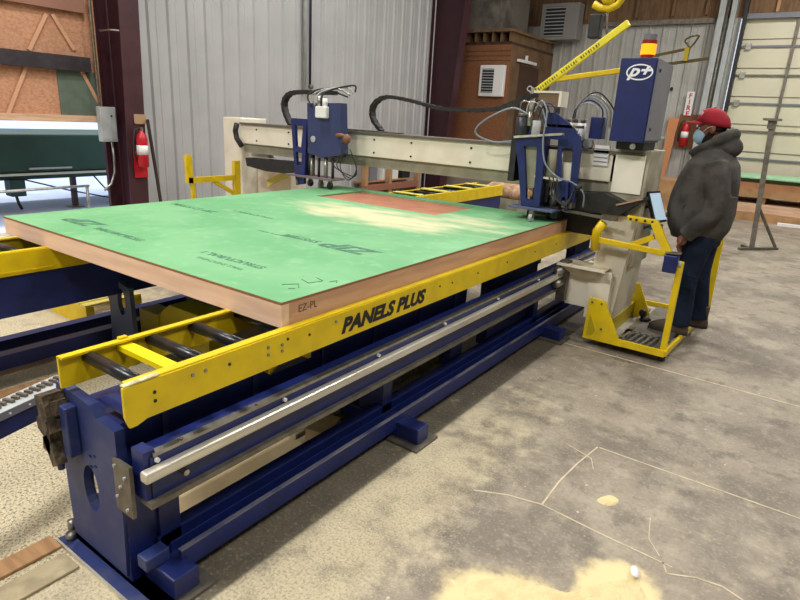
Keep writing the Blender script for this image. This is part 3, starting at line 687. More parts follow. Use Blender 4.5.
# far leg
MB().box(-5.86,-5.54,4.62,5.0,.0,1.50).build('far_leg',cream,t,bevel=.01)
MB().box(-5.54,-4.98,4.85,5.1,.0,.96).build('far_base_box',mat('pale_pink_cream_paint',(224,212,196),.6),t,bevel=.01)
MB().prism([(-5.42,1.07),(-5.08,1.09),(-5.28,1.24)],'y',4.63,4.7).build('far_hopper',cream,t)
MB().prism([(-5.34,1.08),(-4.45,1.10),(-4.45,.97),(-5.0,.96),(-5.32,.99)],'y',4.50,4.62).build('cable_tray',black,t)
MB().box(-5.25,-4.72,4.72,4.76,1.13,1.25).build('white_plate',white,t)
# near leg + boxes
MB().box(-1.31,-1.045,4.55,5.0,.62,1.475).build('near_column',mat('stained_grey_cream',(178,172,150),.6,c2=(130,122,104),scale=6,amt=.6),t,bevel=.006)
lab(MB().box(-1.285,-1.07,4.538,4.55,1.16,1.44).build('column_cover',mat('clean_cream_cover',(240,236,220),.45),t,bevel=.003),'flat cream cover plate with thin edge')
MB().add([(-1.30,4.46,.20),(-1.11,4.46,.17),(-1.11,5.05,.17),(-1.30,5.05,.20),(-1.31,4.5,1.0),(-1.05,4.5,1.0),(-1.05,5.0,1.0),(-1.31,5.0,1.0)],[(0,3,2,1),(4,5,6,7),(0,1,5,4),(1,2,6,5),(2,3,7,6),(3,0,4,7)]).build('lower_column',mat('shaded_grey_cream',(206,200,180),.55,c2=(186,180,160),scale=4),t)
MB().box(-1.475,-1.135,4.42,4.95,.27,.53).build('drive_box',cream,t,bevel=.006)
MB().box(-1.30,-1.135,4.40,4.43,.20,.58).build('drive_cover',cream,t)
MB().add([(-1.40,4.36,.52),(-1.26,4.36,.52),(-1.26,4.55,.52),(-1.40,4.55,.52),(-1.52,4.30,.60),(-1.17,4.30,.60),(-1.17,4.56,.60),(-1.52,4.56,.60)],[(0,3,2,1),(0,1,5,4),(1,2,6,5),(2,3,7,6),(3,0,4,7),(4,5,6,7)]).build('dust_chute',mat('pale_chute_metal',(206,196,170),.6,c2=(180,166,134),scale=8),t)
MB().box(-1.53,-1.16,4.29,4.30,.595,.615).build('chute_lip',cream,t)
for x,z in ((-1.50,.55),(-1.50,.45)): MB().cyl((x,4.25,z),(x,4.40,z),.03).build('guide_wheel',steel,t,smooth=True)
MB().box(-1.53,-1.46,4.36,4.44,.30,.62).build('wheel_bracket',steeld,t)
# black cable trough & rods near
MB().prism([(at(*q,y=4.44).x,at(*q,y=4.44).z) for q in ((543,191),(604,193),(624,203),(643,198),(643,202),(628,210),(618,216),(543,205))],'y',4.44,4.6).build('cable_trough',black,t)
MB().bar(at(616,205,y=4.43),at(643,199,y=4.43),.006,.012).build('trough_lip',tan,t)
MB().bar((-1.72,4.42,1.00),(-1.15,4.36,.985),.02,.02).build('cross_rod',steeld,t)
MB().box(-1.95,-1.32,4.62,4.80,.80,1.04).build('rear_tray',black,t)
for z,w in ((1.40,.10),(1.36,.10),(1.32,.10),(1.27,.10)): pass
MB().box(-1.445,-1.335,4.53,4.548,1.345,1.49).build('paper_notice',white,t)
b=MB()
for i in range(4): b.box(-1.44,-1.34,4.526,4.5285,1.37+.03*i,1.376+.03*i)
b.build('notice_lines',grey,t)
# energy chains
def chain(pts,name,n,r=.032):
    # pts polyline resampled into links
    P=[V(p) for p in pts]; L=[0]
    for a,c in zip(P,P[1:]): L.append(L[-1]+(c-a).length)
    out=[]
    for i in range(n+1):
        s=L[-1]*i/n; j=max(k for k in range(len(L)) if L[k]<=s+1e-9); j=min(j,len(P)-2)
        f=(s-L[j])/(L[j+1]-L[j]); out.append(P[j].lerp(P[j+1],f))
    b=MB()
    for i,(a,c) in enumerate(zip(out,out[1:])): b.bar(a,c,.055,r*(1.0 if i%2 else .78),up=(0,1,0)) if 0 else b.bar(a,c,r*(1.25 if i%2 else 1.0),.07,up=(0,1,0))
    return b.build(name,black,G)
def arc(pts,k=8):
    # catmull-rom
    P=[V(p) for p in pts]; P=[P[0]*2-P[1]]+P+[P[-1]*2-P[-2]]; out=[]
    for i in range(1,len(P)-2):
        for j in range(k):
            u=j/k; a,b_,c,d_=P[i-1:i+3]
            out.append(.5*((2*b_)+(c-a)*u+(2*a-5*b_+4*c-d_)*u*u+(3*b_-a-3*c+d_)*u**3))
    out.append(P[-2]); return out
chain(arc([(-4.74,4.62,1.47),(-4.82,4.62,1.60),(-4.83,4.62,1.70),(-4.74,4.62,1.78),(-4.55,4.62,1.80),(-4.3,4.62,1.80),(-4.1,4.6,1.80)]),'energy_chain',34)
chain(arc([(-3.55,4.66,1.47),(-3.66,4.66,1.58),(-3.66,4.66,1.70),(-3.52,4.66,1.78),(-3.25,4.66,1.76),(-2.87,4.66,1.70),(-2.4,4.66,1.71),(-2.15,4.66,1.79),(-2.0,4.6,1.83)]),'energy_chain',56,.026)
MB().box(-4.74,-3.3,4.60,4.68,1.455,1.47).build('chain_tray',steeld,t)

# control cabinet
t=thing('control_cabinet','tall blue and grey control cabinet standing on the cream gantry column','control cabinet',(-1.17,4.7,1.50)); CC=t
cv=[(-1.30,4.36,1.53),(-1.055,4.36,1.53),(-1.045,4.80,1.53),(-1.30,4.80,1.53),(-1.305,4.36,2.07),(-1.085,4.36,2.07),(-1.075,4.86,2.07),(-1.305,4.86,2.07)]
MB().box(-1.30,-1.065,4.36,4.80,1.53,2.075).build('body',blue,t,bevel=.005)
MB().box(-1.066,-1.052,4.375,4.80,1.545,2.065).build('side_door',grey,t,bevel=.004)
MB().box(-1.27,-1.08,4.45,4.78,1.475,1.53).build('mounting_foot',black,t)
MB().cyl((-1.15,4.44,1.50),(-1.15,4.43,1.50),.02).build('gland',white,t)
for z in (1.62,2.0): MB().cyl((-1.052,4.42,z),(-1.044,4.42,z),.012,n=8).build('door_lock',black,t)
def ring(cx,cz,rx,rz,w,y,n=36,tilt=0):
    o_=ellipse(cx,cz,rx,rz,n); i_=ellipse(cx,cz,rx-w,rz-w,n)
    return MB().prism(o_,'y',y-.002,y,[i_])
lg=ring(-1.165,1.985,.088,.052,.009,4.359).build('logo_ring',whitem,t)
text('logo_letters','p+',.105,(-1.168,4.3575,1.992),(1,0,0),(0,0,1),whitem,t,ext=.001,shear=.35,bold=.003,sx=1.2)
t=thing('beacon_light','amber and red warning beacon on top of the blue cabinet','beacon',(-1.2,4.62,2.075))
MB().cyl((-1.20,4.62,2.075),(-1.20,4.62,2.12),.045,n=18).build('red_base',mat('dark_red_lens',(150,40,24),.3),t,smooth=False)
MB().cyl((-1.20,4.62,2.12),(-1.20,4.62,2.19),.05,n=18).build('amber_lens',glow,t)
MB().cyl((-1.20,4.62,2.19),(-1.20,4.62,2.215),.05,n=18).build('orange_ring',mat('dark_red_lens',(150,40,24),.3),t)
MB().cyl((-1.20,4.62,2.215),(-1.20,4.62,2.25),.045,n=18).build('dark_cap',grey,t)

# ---- cutter heads
def hose(name,pts,r,m,parent,k=6): return MB().tube(arc(pts,k),r,8).build(name,m,parent,smooth=True)
t=thing('router_head','blue router head with long slotted fork at the near end of the gantry','router head',(-1.8,4.35,.906)); H=t
def px(pts,y): return [(at(a,b_,y=y).x,at(a,b_,y=y).z) for a,b_ in pts]
yf=4.28
MB().prism(px([(515,142),(519,136),(541,135),(545,141),(543,170),(539,207),(521,206),(518,165)],yf),'y',yf,yf+.03,[px([(524,146),(537,147),(536,165),(533,200),(526,199),(525,168)],yf)]).build('fork_plate',blue,t)
MB().prism(px([(522,142),(539,143),(536,188),(526,188)],yf),'y',yf+.031,yf+.04).build('lead_screw',creamd,t)
MB().box(-2.02,-1.97,yf+.02,yf+.24,1.18,1.53).build('side_plate',black,t)
MB().bar((at(515,137,y=yf).x,yf,at(515,137,y=yf).z),(at(563,134,y=yf).x,yf,at(563,134,y=yf).z),.05,.016).build('cross_shelf',railm,t)
MB().prism(px([(545,112),(556,113),(570,124),(580,136),(581,150),(574,203),(556,199),(558,140),(545,138)],4.36),'y',4.36,4.385,[px([(562,148),(573,148),(570,182),(561,180)],4.36)]).build('side_frame',blue,t)
MB().box(-1.70,-1.55,4.40,4.5,1.10,1.35).build('cream_block',cream,t)
MB().box(-1.90,-1.80,4.32,4.54,1.15,1.56).build('carriage_plate',blue,t)
MB().cyl((-1.95,4.33,1.50),(-1.95,4.33,1.66),.055,n=18).build('spindle_motor',mat('dark_motor_enamel',(50,52,60),.4,.3),t,smooth=True)
MB().cyl((-1.95,4.33,1.66),(-1.95,4.33,1.69),.045,n=18).build('motor_cap',steeld,t,smooth=True)
MB().cyl((-1.83,4.30,1.52),(-1.83,4.30,1.64),.032,n=14).build('air_filter',lgrey,t,smooth=True)
MB().cyl((-1.88,4.28,1.60),(-1.88,4.28,1.70),.018,n=10).build('air_fitting',steel,t,smooth=True)
MB().box(-1.72,-1.62,4.38,4.43,1.52,1.60).build('valve_box',mat('pinkish_valve_box',(180,130,120),.6),t)
MB().box(-2.0,-1.55,4.36,4.54,1.60,1.62).build('top_shelf',steeld,t)
MB().cyl((-1.77,4.35,1.02),(-1.77,4.35,1.30),.045,n=14).build('spindle',black,t,smooth=True)
MB().cyl((-1.67,4.42,1.00),(-1.67,4.42,1.2),.03,n=14).build('air_cylinder',steel,t,smooth=True)
MB().cyl((-1.90,4.40,1.0),(-1.90,4.40,1.2),.018,n=10).build('air_cylinder',steel,t,smooth=True)
p0=at(512,207,y=yf+.02); p1=at(548,213,y=yf+.02)
MB().bar((p0.x,yf+.06,.995),(p1.x+.06,yf+.06,.995),.22,.016).build('base_plate',mat('blue_grey_plate',(86,96,128),.5),t,bevel=.003)
for (x,y) in ((-1.745,4.20),(-1.86,4.44),(-1.70,4.45)):
    MB().cyl((x-.012,y,.936),(x+.012,y,.936),.030,n=16).build('caster_wheel',lgrey if x==-1.745 else black,t,smooth=False)
    MB().box(x-.018,x+.018,y-.012,y+.012,.936,.99).build('caster_fork',steeld,t)
MB().box(-1.66,-1.6,4.36,4.48,.93,1.02).build('dark_shoe',black,t)
MB().box(-1.80,-1.70,4.36,4.46,1.04,1.16).build('motor_block',black,t,bevel=.008)
MB().cyl((-1.70,4.36,1.24),(-1.70,4.36,1.44),.035,n=14).build('grey_cylinder',creamd,t,smooth=True)
MB().cyl((-1.64,4.38,1.30),(-1.64,4.38,1.42),.02,n=10).build('steel_cylinder',steel,t,smooth=True)
MB().bar((-1.80,4.33,1.235),(-1.60,4.33,1.225),.06,.014).build('cream_shelf',cream,t)
MB().box(-1.58,-1.50,4.36,4.44,1.02,1.10).build('sensor_box',steeld,t)
MB().bar((-1.55,4.34,1.22),(-1.53,4.34,1.0),.02,.02,up=(0,1,0)).build('sensor_stem',blue,t)
MB().ell((-1.46,4.33,1.19),(.03,.025,.022),10,8).build('black_connector',black,t,smooth=True)
hose('air_hose',[(-1.86,4.30,1.70),(-1.80,4.27,1.78),(-1.74,4.25,1.70),(-1.74,4.24,1.50),(-1.70,4.24,1.34),(-1.60,4.26,1.25),(-1.50,4.30,1.22),(-1.42,4.34,1.15),(-1.42,4.38,1.04)],.006,mat('grey_blue_hose',(132,144,158),.5),t)
hose('air_hose',[(-1.90,4.30,1.68),(-2.05,4.3,1.72),(-2.28,4.32,1.62),(-2.36,4.34,1.52),(-2.22,4.4,1.46),(-2.05,4.45,1.48)],.007,mat('grey_blue_hose',(132,144,158),.5),t)
for i in range(4):
    a=random.random()
    hose('signal_cable',[(-1.98+.05*i,4.31,1.66),(-1.96+.06*i,4.29,1.76+.03*a),(-1.86+.05*i,4.30,1.74),(-1.80+.04*i,4.33,1.60)],.005,[steel,lgrey,black,blue][i],t)
for i in range(3):
    hose('power_cable',[(-1.68+.03*i,4.3,1.24),(-1.63+.03*i,4.28,1.12-.02*i),(-1.55+.02*i,4.28,1.06),(-1.48,4.33,1.10+.05*i)],.006,black,t)
# document box on head
t=thing('junction_tray','brown box with cream rim on top of the near router head','box',(-1.75,4.42,1.62))
MB().box(-1.88,-1.72,4.40,4.52,1.745,1.84).build('box_body',mat('brown_case',(120,98,72),.7),t)
MB().box(-1.92,-1.70,4.39,4.53,1.84,1.855).box(-1.72,-1.70,4.39,4.53,1.745,1.84).build('cream_rim',cream,t)
MB().box(-1.86,-1.84,4.42,4.5,1.62,1.745).build('bracket',steeld,t)
MB().box(-1.76,-1.74,4.42,4.5,1.62,1.745).build('bracket',steeld,t)

t=thing('router_head','blue router head with flat box front at the far end of the gantry','router head',(-4.05,4.3,.906)); H2=t
yf=4.26
MB().prism(px([(307,103),(340,103),(341,154),(322,158),(308,153)],yf),'y',yf,yf+.10).build('cover_box',mat('slate_blue_paint',(48,60,104),.5,c2=(40,50,88),scale=5),t)
MB().prism(px([(291,118),(307,119),(304,184),(296,185),(293,150)],yf),'y',yf,yf+.03,[px([(295,125),(303,126),(301,148),(296,146)],yf),px([(296,152),(302,153),(301,166),(297,165)],yf)]).build('fork_plate',blue,t)
q=at(321,113,y=yf-.04)
MB().box(q.x-.07,q.x+.07,yf-.05,yf,q.z-.045,q.z+.06).build('junction_box',white,t,bevel=.01)
MB().cyl((q.x-.04,yf-.02,q.z+.06),(q.x-.04,yf-.02,q.z+.15),.02).build('cable_gland',steel,t,smooth=True)
MB().cyl((q.x+.03,yf-.02,q.z+.06),(q.x+.03,yf-.02,q.z+.13),.025).build('cable_gland',white,t,smooth=True)
q=at(313,139,y=yf-.005)
MB().cyl((q.x,yf,q.z),(q.x,yf-.008,q.z),.03,n=18).build('oval_badge',lgrey,t)
q=at(344,139,y=yf)
b=MB().ell((q.x+.03,yf,q.z),(.04,.04,.045),10,8).ell((q.x-.03,yf-.02,q.z+.03),(.06,.03,.02),10,6)
b.build('cable_connector',mat('rusty_connector',(120,80,60),.6),t,smooth=True)
for k,xx in enumerate((312,319,326,333)):
    q=at(xx,160,y=yf+.04); MB().cyl((q.x,yf+.04,.995),(q.x,yf+.04,q.z+.02),.014 if k%2 else .02,n=10).build('guide_rod',steel if k%2==0 else black,t,smooth=True)
MB().cyl((-4.18,yf+.08,1.0),(-4.18,yf+.08,1.22),.045,n=14).build('spindle',black,t,smooth=True)
p0=at(291,182,y=yf+.03); p1=at(336,182,y=yf+.03)
MB().bar((p0.x,yf+.06,1.0),(p1.x,yf+.06,1.0),.2,.016).build('base_plate',mat('grey_steel_plate',(120,110,112),.5),t)
for xx in (-4.28,-4.12,-3.98,-3.86):
    MB().cyl((xx-.012,yf+.02,.94),(xx+.012,yf+.02,.94),.033,n=16).build('caster_wheel',steel if xx in(-4.28,-3.98) else black,t)
    MB().box(xx-.02,xx+.02,yf+.01,yf+.03,.94,.995).build('caster_fork',steeld,t)
MB().box(-4.15,-3.9,yf+.16,BYF-.0,1.2,1.5).build('carriage_plate',blue,t)
for i in range(4):
    hose('signal_cable',[(-4.08+.05*i,yf-.02,1.66),(-4.12+.06*i,yf-.02,1.76),(-4.02+.05*i,yf+.05,1.82),(-3.9+.08*i,yf+.1,1.80+.02*i),(-3.75+.03*i,yf+.12,1.76+.015*i)],.008,[black,steel,lgrey,black][i],t)
for i in range(3):
    hose('drooping_cable',[(-3.66,yf,1.28),(-3.72-.04*i,yf,1.14),(-3.62+.03*i,yf,1.02+.02*i),(-3.52,yf,1.13),(-3.60,yf,1.30)],.005,black,t)

# valve manifold behind near head
t=thing('valve_manifold','cluster of white air filters, blue block and looped hoses on the gantry','valve manifold',(-1.6,4.68,1.46))
for i,x in enumerate((-1.74,-1.68,-1.62)):
    MB().cyl((x,4.70,1.50),(x,4.70,1.64),.027,n=14).build('filter_bowl',white,t,smooth=True)
    MB().cyl((x,4.70,1.64),(x,4.70,1.67),.022,n=12).build('filter_cap',steeld,t,smooth=True)
MB().box(-1.55,-1.45,4.66,4.76,1.53,1.69).build('blue_block',blue,t,bevel=.005)
MB().ell((-1.60,4.66,1.49),(.06,.05,.04),12,8).build('black_pump',black,t,smooth=True)
MB().cyl((-1.53,4.66,1.49),(-1.53,4.60,1.49),.035,n=16).build('gauge',lgrey,t,smooth=False)
MB().box(-1.90,-1.42,4.62,4.80,1.44,1.462).build('base_bracket',steeld,t)
for i in range(5):
    r=.10+.02*i; c=(-1.58+.015*i,4.70,1.70)
    hose('looped_hose',[(c[0]-r,4.7,1.62),(c[0]-r*.9,4.68,1.74),(c[0]-.02,4.67,1.79+.02*i),(c[0]+r*.7,4.68,1.75),(c[0]+r*.8,4.69,1.62)],.006,[lgrey,blue,mat('grey_blue_hose',(132,144,158),.5),steel,black][i],t)

# yellow boom arms
t=thing('hose_boom','two long yellow boom arms rising above the near router head','boom',(-2.1,4.78,1.46)); 
MB().bar((-2.12,4.85,1.86),(-1.43,4.85,2.37),.03,.055,up=(0,0,1)).build('upper_arm',mat('lemon_yellow',(240,226,50),.4),t,bevel=.008)
b=MB()
for k in range(26):
    f=.06+k*.026
    if k in (9,17): continue
    p=V((-2.12,4.83,1.86)).lerp(V((-1.43,4.83,2.37)),f)+V((0,0,-.002)); dd=V((.69,0,.51)).normalized()
    b.bar(p,p+dd*(.007 if k%3 else .011),.0015,.022)
b.build('tape_print',mat('grey_tape_print',(96,94,50),.6),t)
q=V((-1.97,4.82,1.955))
MB().bar((-1.97,4.85,1.965),(-1.30,4.91,2.062),.028,.04,up=(0,0,1)).build('lower_arm',yellow,t,bevel=.006)
MB().bar((-1.30,4.91,2.064),(-.86,4.95,2.128),.022,.02,up=(0,0,1)).build('arm_extension',mat('dark_olive_metal',(90,78,40),.5,.4),t)
MB().bar((-1.30,4.97,2.14),(-1.0,4.97,2.20),.02,.018,up=(0,0,1)).build('upper_extension',mat('dark_olive_metal',(90,78,40),.5,.4),t)
MB().cyl((-2.12,4.83,1.45),(-2.12,4.83,1.90),.022).build('mast',steeld,t,smooth=True)
MB().tube(arc([(-1.0,4.93,2.12),(-1.0,4.93,2.20),(-1.035,4.93,2.25),(-.99,4.93,2.28)]),.007).tube(arc([(-1.0,4.93,2.19),(-.965,4.93,2.24),(-.95,4.93,2.28),(-1.0,4.93,2.275)]),.007).build('hook',mat('dark_olive_metal',(90,78,40),.5,.4),t,smooth=True)
MB().bar((-1.01,4.93,2.11),(-1.01,4.93,2.20),.03,.03,up=(0,1,0)).build('hook_socket',mat('olive_yellow_paint',(180,160,24),.5),t)
MB().tube(arc([(-2.12,4.83,1.89),(-2.15,4.82,1.91),(-2.17,4.82,1.885),(-2.13,4.82,1.86)]),.005).build('cable_loop',lgrey,t,smooth=True)

# ---- far side guard
t=thing('guard_rail','yellow guard rail on the far side of the green panel','guard rail',(-5.6,4.3,0))
MB().bar((-5.6,3.94,.80),(-5.6,3.94,1.10),.07,.05,up=(1,0,0)).build('short_post',yellow,t)
MB().bar((-5.6,3.92,.83),(-5.6,4.55,.83),.05,.06).build('rail',yellow,t)
MB().bar((-5.6,4.58,.0),(-5.6,4.58,1.02),.08,.05,up=(1,0,0)).build('tall_post',yellow,t)
MB().bar((-5.6,4.25,.81),(-5.6,4.55,.64),.035,.04).build('brace',yellow,t)
MB().bar((-5.6,3.98,.79),(-5.6,3.98,.0),.04,.04,up=(1,0,0)).build('lower_post',yellow,t)
o=MB().bar((-5.2,4.7,.80),(-4.72,4.7,1.0),.02,.07).build('yellow_bar',mat('pale_yellow_strip',(214,200,90),.6),G)

# ================================================================== OPERATOR PLATFORM
t=thing('operator_platform','yellow framed ride-on operator platform attached beside the gantry','platform',(-.95,5,0)); OP=t
x0,x1,y0,y1=-1.235,-.665,4.34,5.60
MB().bar((x0,y0,.085),(x1,y0,.085),.02,.05).build('front_rail',yellow,t)
MB().bar((x1,y0,.085),(x1+.05,y1,.085),.02,.04).build('side_rail',yellow,t)
MB().bar((x0,y1,.085),(x1+.05,y1,.085),.02,.05).build('rear_rail',yellow,t)
MB().box(x0,x1,y0+.02,y1-.02,.06,.07).build('deck_plate',mat('scuffed_deck',(176,170,160),.5,.2,c2=(130,124,114),scale=8),t)
for i in range(7):
    x=x0+.22+i*.045
    MB().bar((x,4.37,.09),(x+.02,4.62,.09),.018,.04).build('grate_bar',steel,t)
MB().bar((-1.02,4.62,.10),(-.70,4.62,.10),.05,.02).build('grate_frame',steel,t)
MB().bar((-.98,4.40,.10),(-1.02,5.35,.10),.04,.02).build('grate_frame',steel,t)
MB().bar((-.72,4.37,.11),(-.68,5.55,.11),.05,.015).build('deck_edge_strip',steel,t)
MB().box(-.98,-.72,4.64,5.5,.085,.10).build('standing_mat',steeld,t)
MB().prism([(-1.26,.06),(-.965,.06),(-1.135,.38),(-1.25,.385)],'y',4.325,4.345,[]).build('gusset_plate',yellow,t)
MB().prism([(-1.232,.09),(-1.195,.10),(-1.17,.14),(-1.225,.26)],'y',4.318,4.325).build('gusset_slot',mat('olive_yellow_paint',(180,160,24),.5),t)
for p in ((-1.225,.355),(-1.155,.355),(-1.13,.16)): MB().cyl((p[0],4.325,p[1]),(p[0],4.318,p[1]),.008,n=8).build('bolt',steeld,t)
MB().prism([(-1.2,.07),(-.95,.07),(-1.09,.36),(-1.16,.36)],'y',5.16,5.18).build('gusset_plate',yellow,t)
MB().box(-1.13,-1.10,4.35,5.16,.07,.20).build('inner_side_plate',mat('olive_yellow_paint',(180,160,24),.5),t)
MB().bar((-.685,4.385,.06),(-.685,4.385,.76),.042,.042,up=(0,1,0)).build('front_post',yellow,t,bevel=.006)
MB().bar((-.585,5.55,.06),(-.60,5.55,.80),.045,.045,up=(0,1,0)).build('rear_post',yellow,t,bevel=.006)
MB().cyl((-.685,4.385,.02),(-.685,4.385,.06),.025).build('caster',rubber,t,smooth=True)
MB().cyl((-1.15,5.5,.0),(-1.15,5.5,.06),.025).build('caster',rubber,t,smooth=True)
# upper tubular frame
b=arc([(-1.28,4.42,.76),(-1.285,4.40,.90),(-1.25,4.40,.955),(-1.15,4.40,.965)])
MB().tube([(-1.285,4.38,.74),(-1.29,4.38,.88),(-1.25,4.38,.95)],.035,8).build('curved_bracket',yellow,t,smooth=True)
MB().bar((-1.28,4.38,.82),(-.80,4.38,.80),.03,.042).build('lower_bar',yellow,t,bevel=.005)
MB().bar((-1.10,4.42,1.005),(-.90,4.44,.995),.045,.036).build('upper_bar',yellow,t,bevel=.005)
for x in (-1.07,-1.03,-.97,-.92): MB().cyl((x,4.40,1.0),(x,4.392,1.0),.009,n=8).build('bar_bolt',black,t)
MB().bar((-.905,4.40,1.0),(-.775,4.38,.80),.055,.035,up=(0,1,0)).build('diagonal_bar',yellow,t,bevel=.004)
MB().bar((-.89,4.39,.90),(-1.03,4.39,.82),.03,.04).build('corner_brace',yellow,t)
MB().bar((-1.20,4.39,.975),(-1.36,4.36,.99),.014,.014).build('pull_rod',steeld,t)
lab(MB().box(-.79,-.70,4.33,4.41,.675,.80).build('switch_box',blue,t,bevel=.008),'dark blue switch box on the front post')
MB().bar((-.79,4.36,.812),(-.69,4.36,.82),.05,.012).build('handle_plate',steel,t)
MB().ell((-.685,4.36,.745),(.012,.01,.022)).build('push_button',lgrey,t,smooth=True)
t=thing('foot_pedal','small black foot pedal on the operator platform deck','pedal',(-.97,5.0,.09))
MB().bar((-1.0,4.95,.10),(-.93,5.0,.12),.05,.02).build('pedal_plate',black,t); MB().ell((-.985,4.97,.165),(.03,.03,.035)).build('knob',black,t,smooth=True)
MB().cyl((-.985,4.97,.10),(-.985,4.97,.15),.012).build('stem',black,t)
# screen
t=thing('control_screen','tilted operator touchscreen with a pale lit display by the man','screen',(-1.0,4.72,.9))
MB().add([(-1.035,4.62,1.185),(-.985,4.78,1.185),(-.90,4.78,.965),(-.95,4.62,.965),(-1.055,4.63,1.175),(-1.005,4.79,1.175),(-.92,4.79,.955),(-.97,4.63,.955)],[(0,1,2,3),(7,6,5,4),(0,4,5,1),(1,5,6,2),(2,6,7,3),(3,7,4,0)]).build('case',black,t)
MB().add([(-1.022,4.635,1.172),(-.980,4.765,1.172),(-.903,4.765,.982),(-.945,4.635,.982),(-1.026,4.637,1.170),(-.984,4.767,1.170),(-.907,4.767,.980),(-.949,4.637,.980)],[(0,1,2,3),(7,6,5,4),(0,4,5,1),(1,5,6,2),(2,6,7,3),(3,7,4,0)]).build('display',screenm,t)
MB().bar((-.99,4.70,1.07),(-1.045,4.72,1.07),.04,.03).build('mounting_arm',steeld,t)
MB().box(-1.0,-.92,4.68,4.78,.90,.94).build('keypad',mat('teal_keypad',(60,130,130),.5),t)
MB().bar((-.96,4.72,.93),(-1.05,4.74,.90),.03,.02).build('keypad_bracket',steeld,t)
# shelf clutter behind cabinet
t=thing('wire_shelf','grey shelf of small bottles standing behind the control cabinet','shelf',(-2.38,9.8,0))
sx0,sx1,sy=-2.62,-2.14,9.6
for x in (sx0,sx1):
    for y in (sy,sy+.4): MB().box(x-.015,x+.015,y-.015,y+.015,0,1.62).build('upright',steel,t)
for z in (.3,.75,1.2,1.5): MB().box(sx0,sx1,sy,sy+.4,z,z+.03).build('shelf_board',lgrey,t)
cols=[('amber','bottle_amber',(190,140,60)),('white','bottle_white',(225,222,210)),('tan','bottle_tan',(178,140,100)),('pink','bottle_pink',(190,120,110))]
for i in range(6):
    nm,mn,cc=cols[i%4]; x=sx0+.06+.075*i
    h=.13+.04*(i%3)
    o=MB().tube([(x,sy+.08,1.53),(x,sy+.08,1.53+h*.7),(x,sy+.08,1.53+h*.85),(x,sy+.08,1.53+h)],[.03,.03,.012,.012],12).build('bottle',mat(mn,cc,.4),smooth=True)
    tag(o,'small bottle in the row on the shelf behind the control cabinet','bottle','bottles on the wire shelf')
for i,(z,h,w,m_,n_) in enumerate(((1.23,.2,.3,tan,'tan cardboard box on the second shelf behind the cabinet'),(.78,.25,.34,lgrey,'light grey box on the third shelf behind the cabinet'),(.33,.3,.28,wood,'pale wooden box on the bottom shelf behind the cabinet'))):
    o=MB().box(-2.56,-2.56+w,sy+.05,sy+.3,z,z+h).build('storage_box',m_); tag(o,n_,'box')
# wood bundle at the end of the far conveyor
t=thing('log_bundle','lumpy brown wrapped bundle at the end of the far conveyor','bundle',(-3.6,7.45,0))
MB().ell((-3.62,7.75,.70),(.32,.22,.14),16,10).ell((-3.42,7.68,.68),(.14,.16,.12),12,8).build('bundle_body',mat('pinkish_tan_wrap',(196,164,134),.8,c2=(140,100,72),scale=9,amt=.7,bump=.6),t,smooth=True)
MB().box(-3.85,-3.35,7.55,7.95,0,.60).build('support_block',creamd,t)
for i in range(4): MB().cyl((-3.30+.01*i,7.60+.06*i,.70-.03*(i%2)),(-3.26,7.58+.06*i,.70-.03*(i%2)),.035,n=10).build('log_end',woodb,t)

# ================================================================== FLOOR ITEMS
def plk(label,x0,x1,y0,y1,z0,z1,m,rz=0):
    o=MB().box(x0,x1,y0,y1,z0,z1).build('plank',m,bevel=.004); tag(o,label,'plank'); o.rotation_euler=(0,0,rz); return o
plk('brown board on the floor ending at the blue base plate',-2.12,-2.03,-.8,.79,0,.014,woodb)
plk('grey dusty board on the floor before the blue base plate, nearest the machine',-1.99,-1.88,-.8,.78,0,.012,mat('dusty_board',(186,172,140),.9,c2=(150,138,112),scale=12,amt=.7))
plk('pale plank on the floor behind the floor channels, near end',-1.93,-1.80,1.05,1.85,0,.045,mat('pale_plank',(226,204,160),.8,c2=(200,176,130),scale=8,amt=.5))
plk('long pale grey plank on the floor under the blue side frame',-2.0,-1.92,1.9,3.4,0,.03,woodg)
plk('short pale wood offcut by the second machine foot',-1.92,-1.80,1.95,2.14,0,.06,mat('pale_plank',(226,204,160),.8),.3)
plk('brown plank on the floor between the two side frames',-3.5,-3.42,-.2,1.75,0,.03,woodb)
plk('grey plank on the floor crossing under the yellow conveyor',-2.6,-2.5,1.4,2.6,0,.03,woodg,.4)
# sawdust heaps (own shapes)
def heap(label,pts,h,name='sawdust_heap'):
    n=len(pts); cx=sum(p[0] for p in pts)/n; cy=sum(p[1] for p in pts)/n
    # smooth outline
    P=[V((p[0],p[1],0)) for p in pts]; out=[]
    for i in range(n):
        a,b_,c,d_=P[i-1],P[i],P[(i+1)%n],P[(i+2)%n]
        for j in range(4):
            u=j/4; out.append(.5*((2*b_)+(c-a)*u+(2*a-5*b_+4*c-d_)*u*u+(3*b_-a-3*c+d_)*u**3))
    N=len(out); vs=[];fs=[]; R=[(1,.0005),(.93,.35),(.8,.7),(.55,.9),(.25,1)]
    for k,(s,z) in enumerate(R):
        for p in out:
            r=random.uniform(-.012,.012) if k==0 else random.uniform(-.02,.02)
            vs.append((cx+(p.x-cx)*(s+r),cy+(p.y-cy)*(s+r),(z*h*(1+random.uniform(-.15,.15)) if k else 0)))
    vs.append((cx,cy,h))
    for k in range(len(R)-1):
        for i in range(N): fs.append((k*N+i,k*N+(i+1)%N,(k+1)*N+(i+1)%N,(k+1)*N+i))
    fs+=[((len(R)-1)*N+i,(len(R)-1)*N+(i+1)%N,len(vs)-1) for i in range(N)]
    o=MB().add(vs,fs).build(name,dust,smooth=True); tag(o,label,'sawdust',kind='stuff'); return o
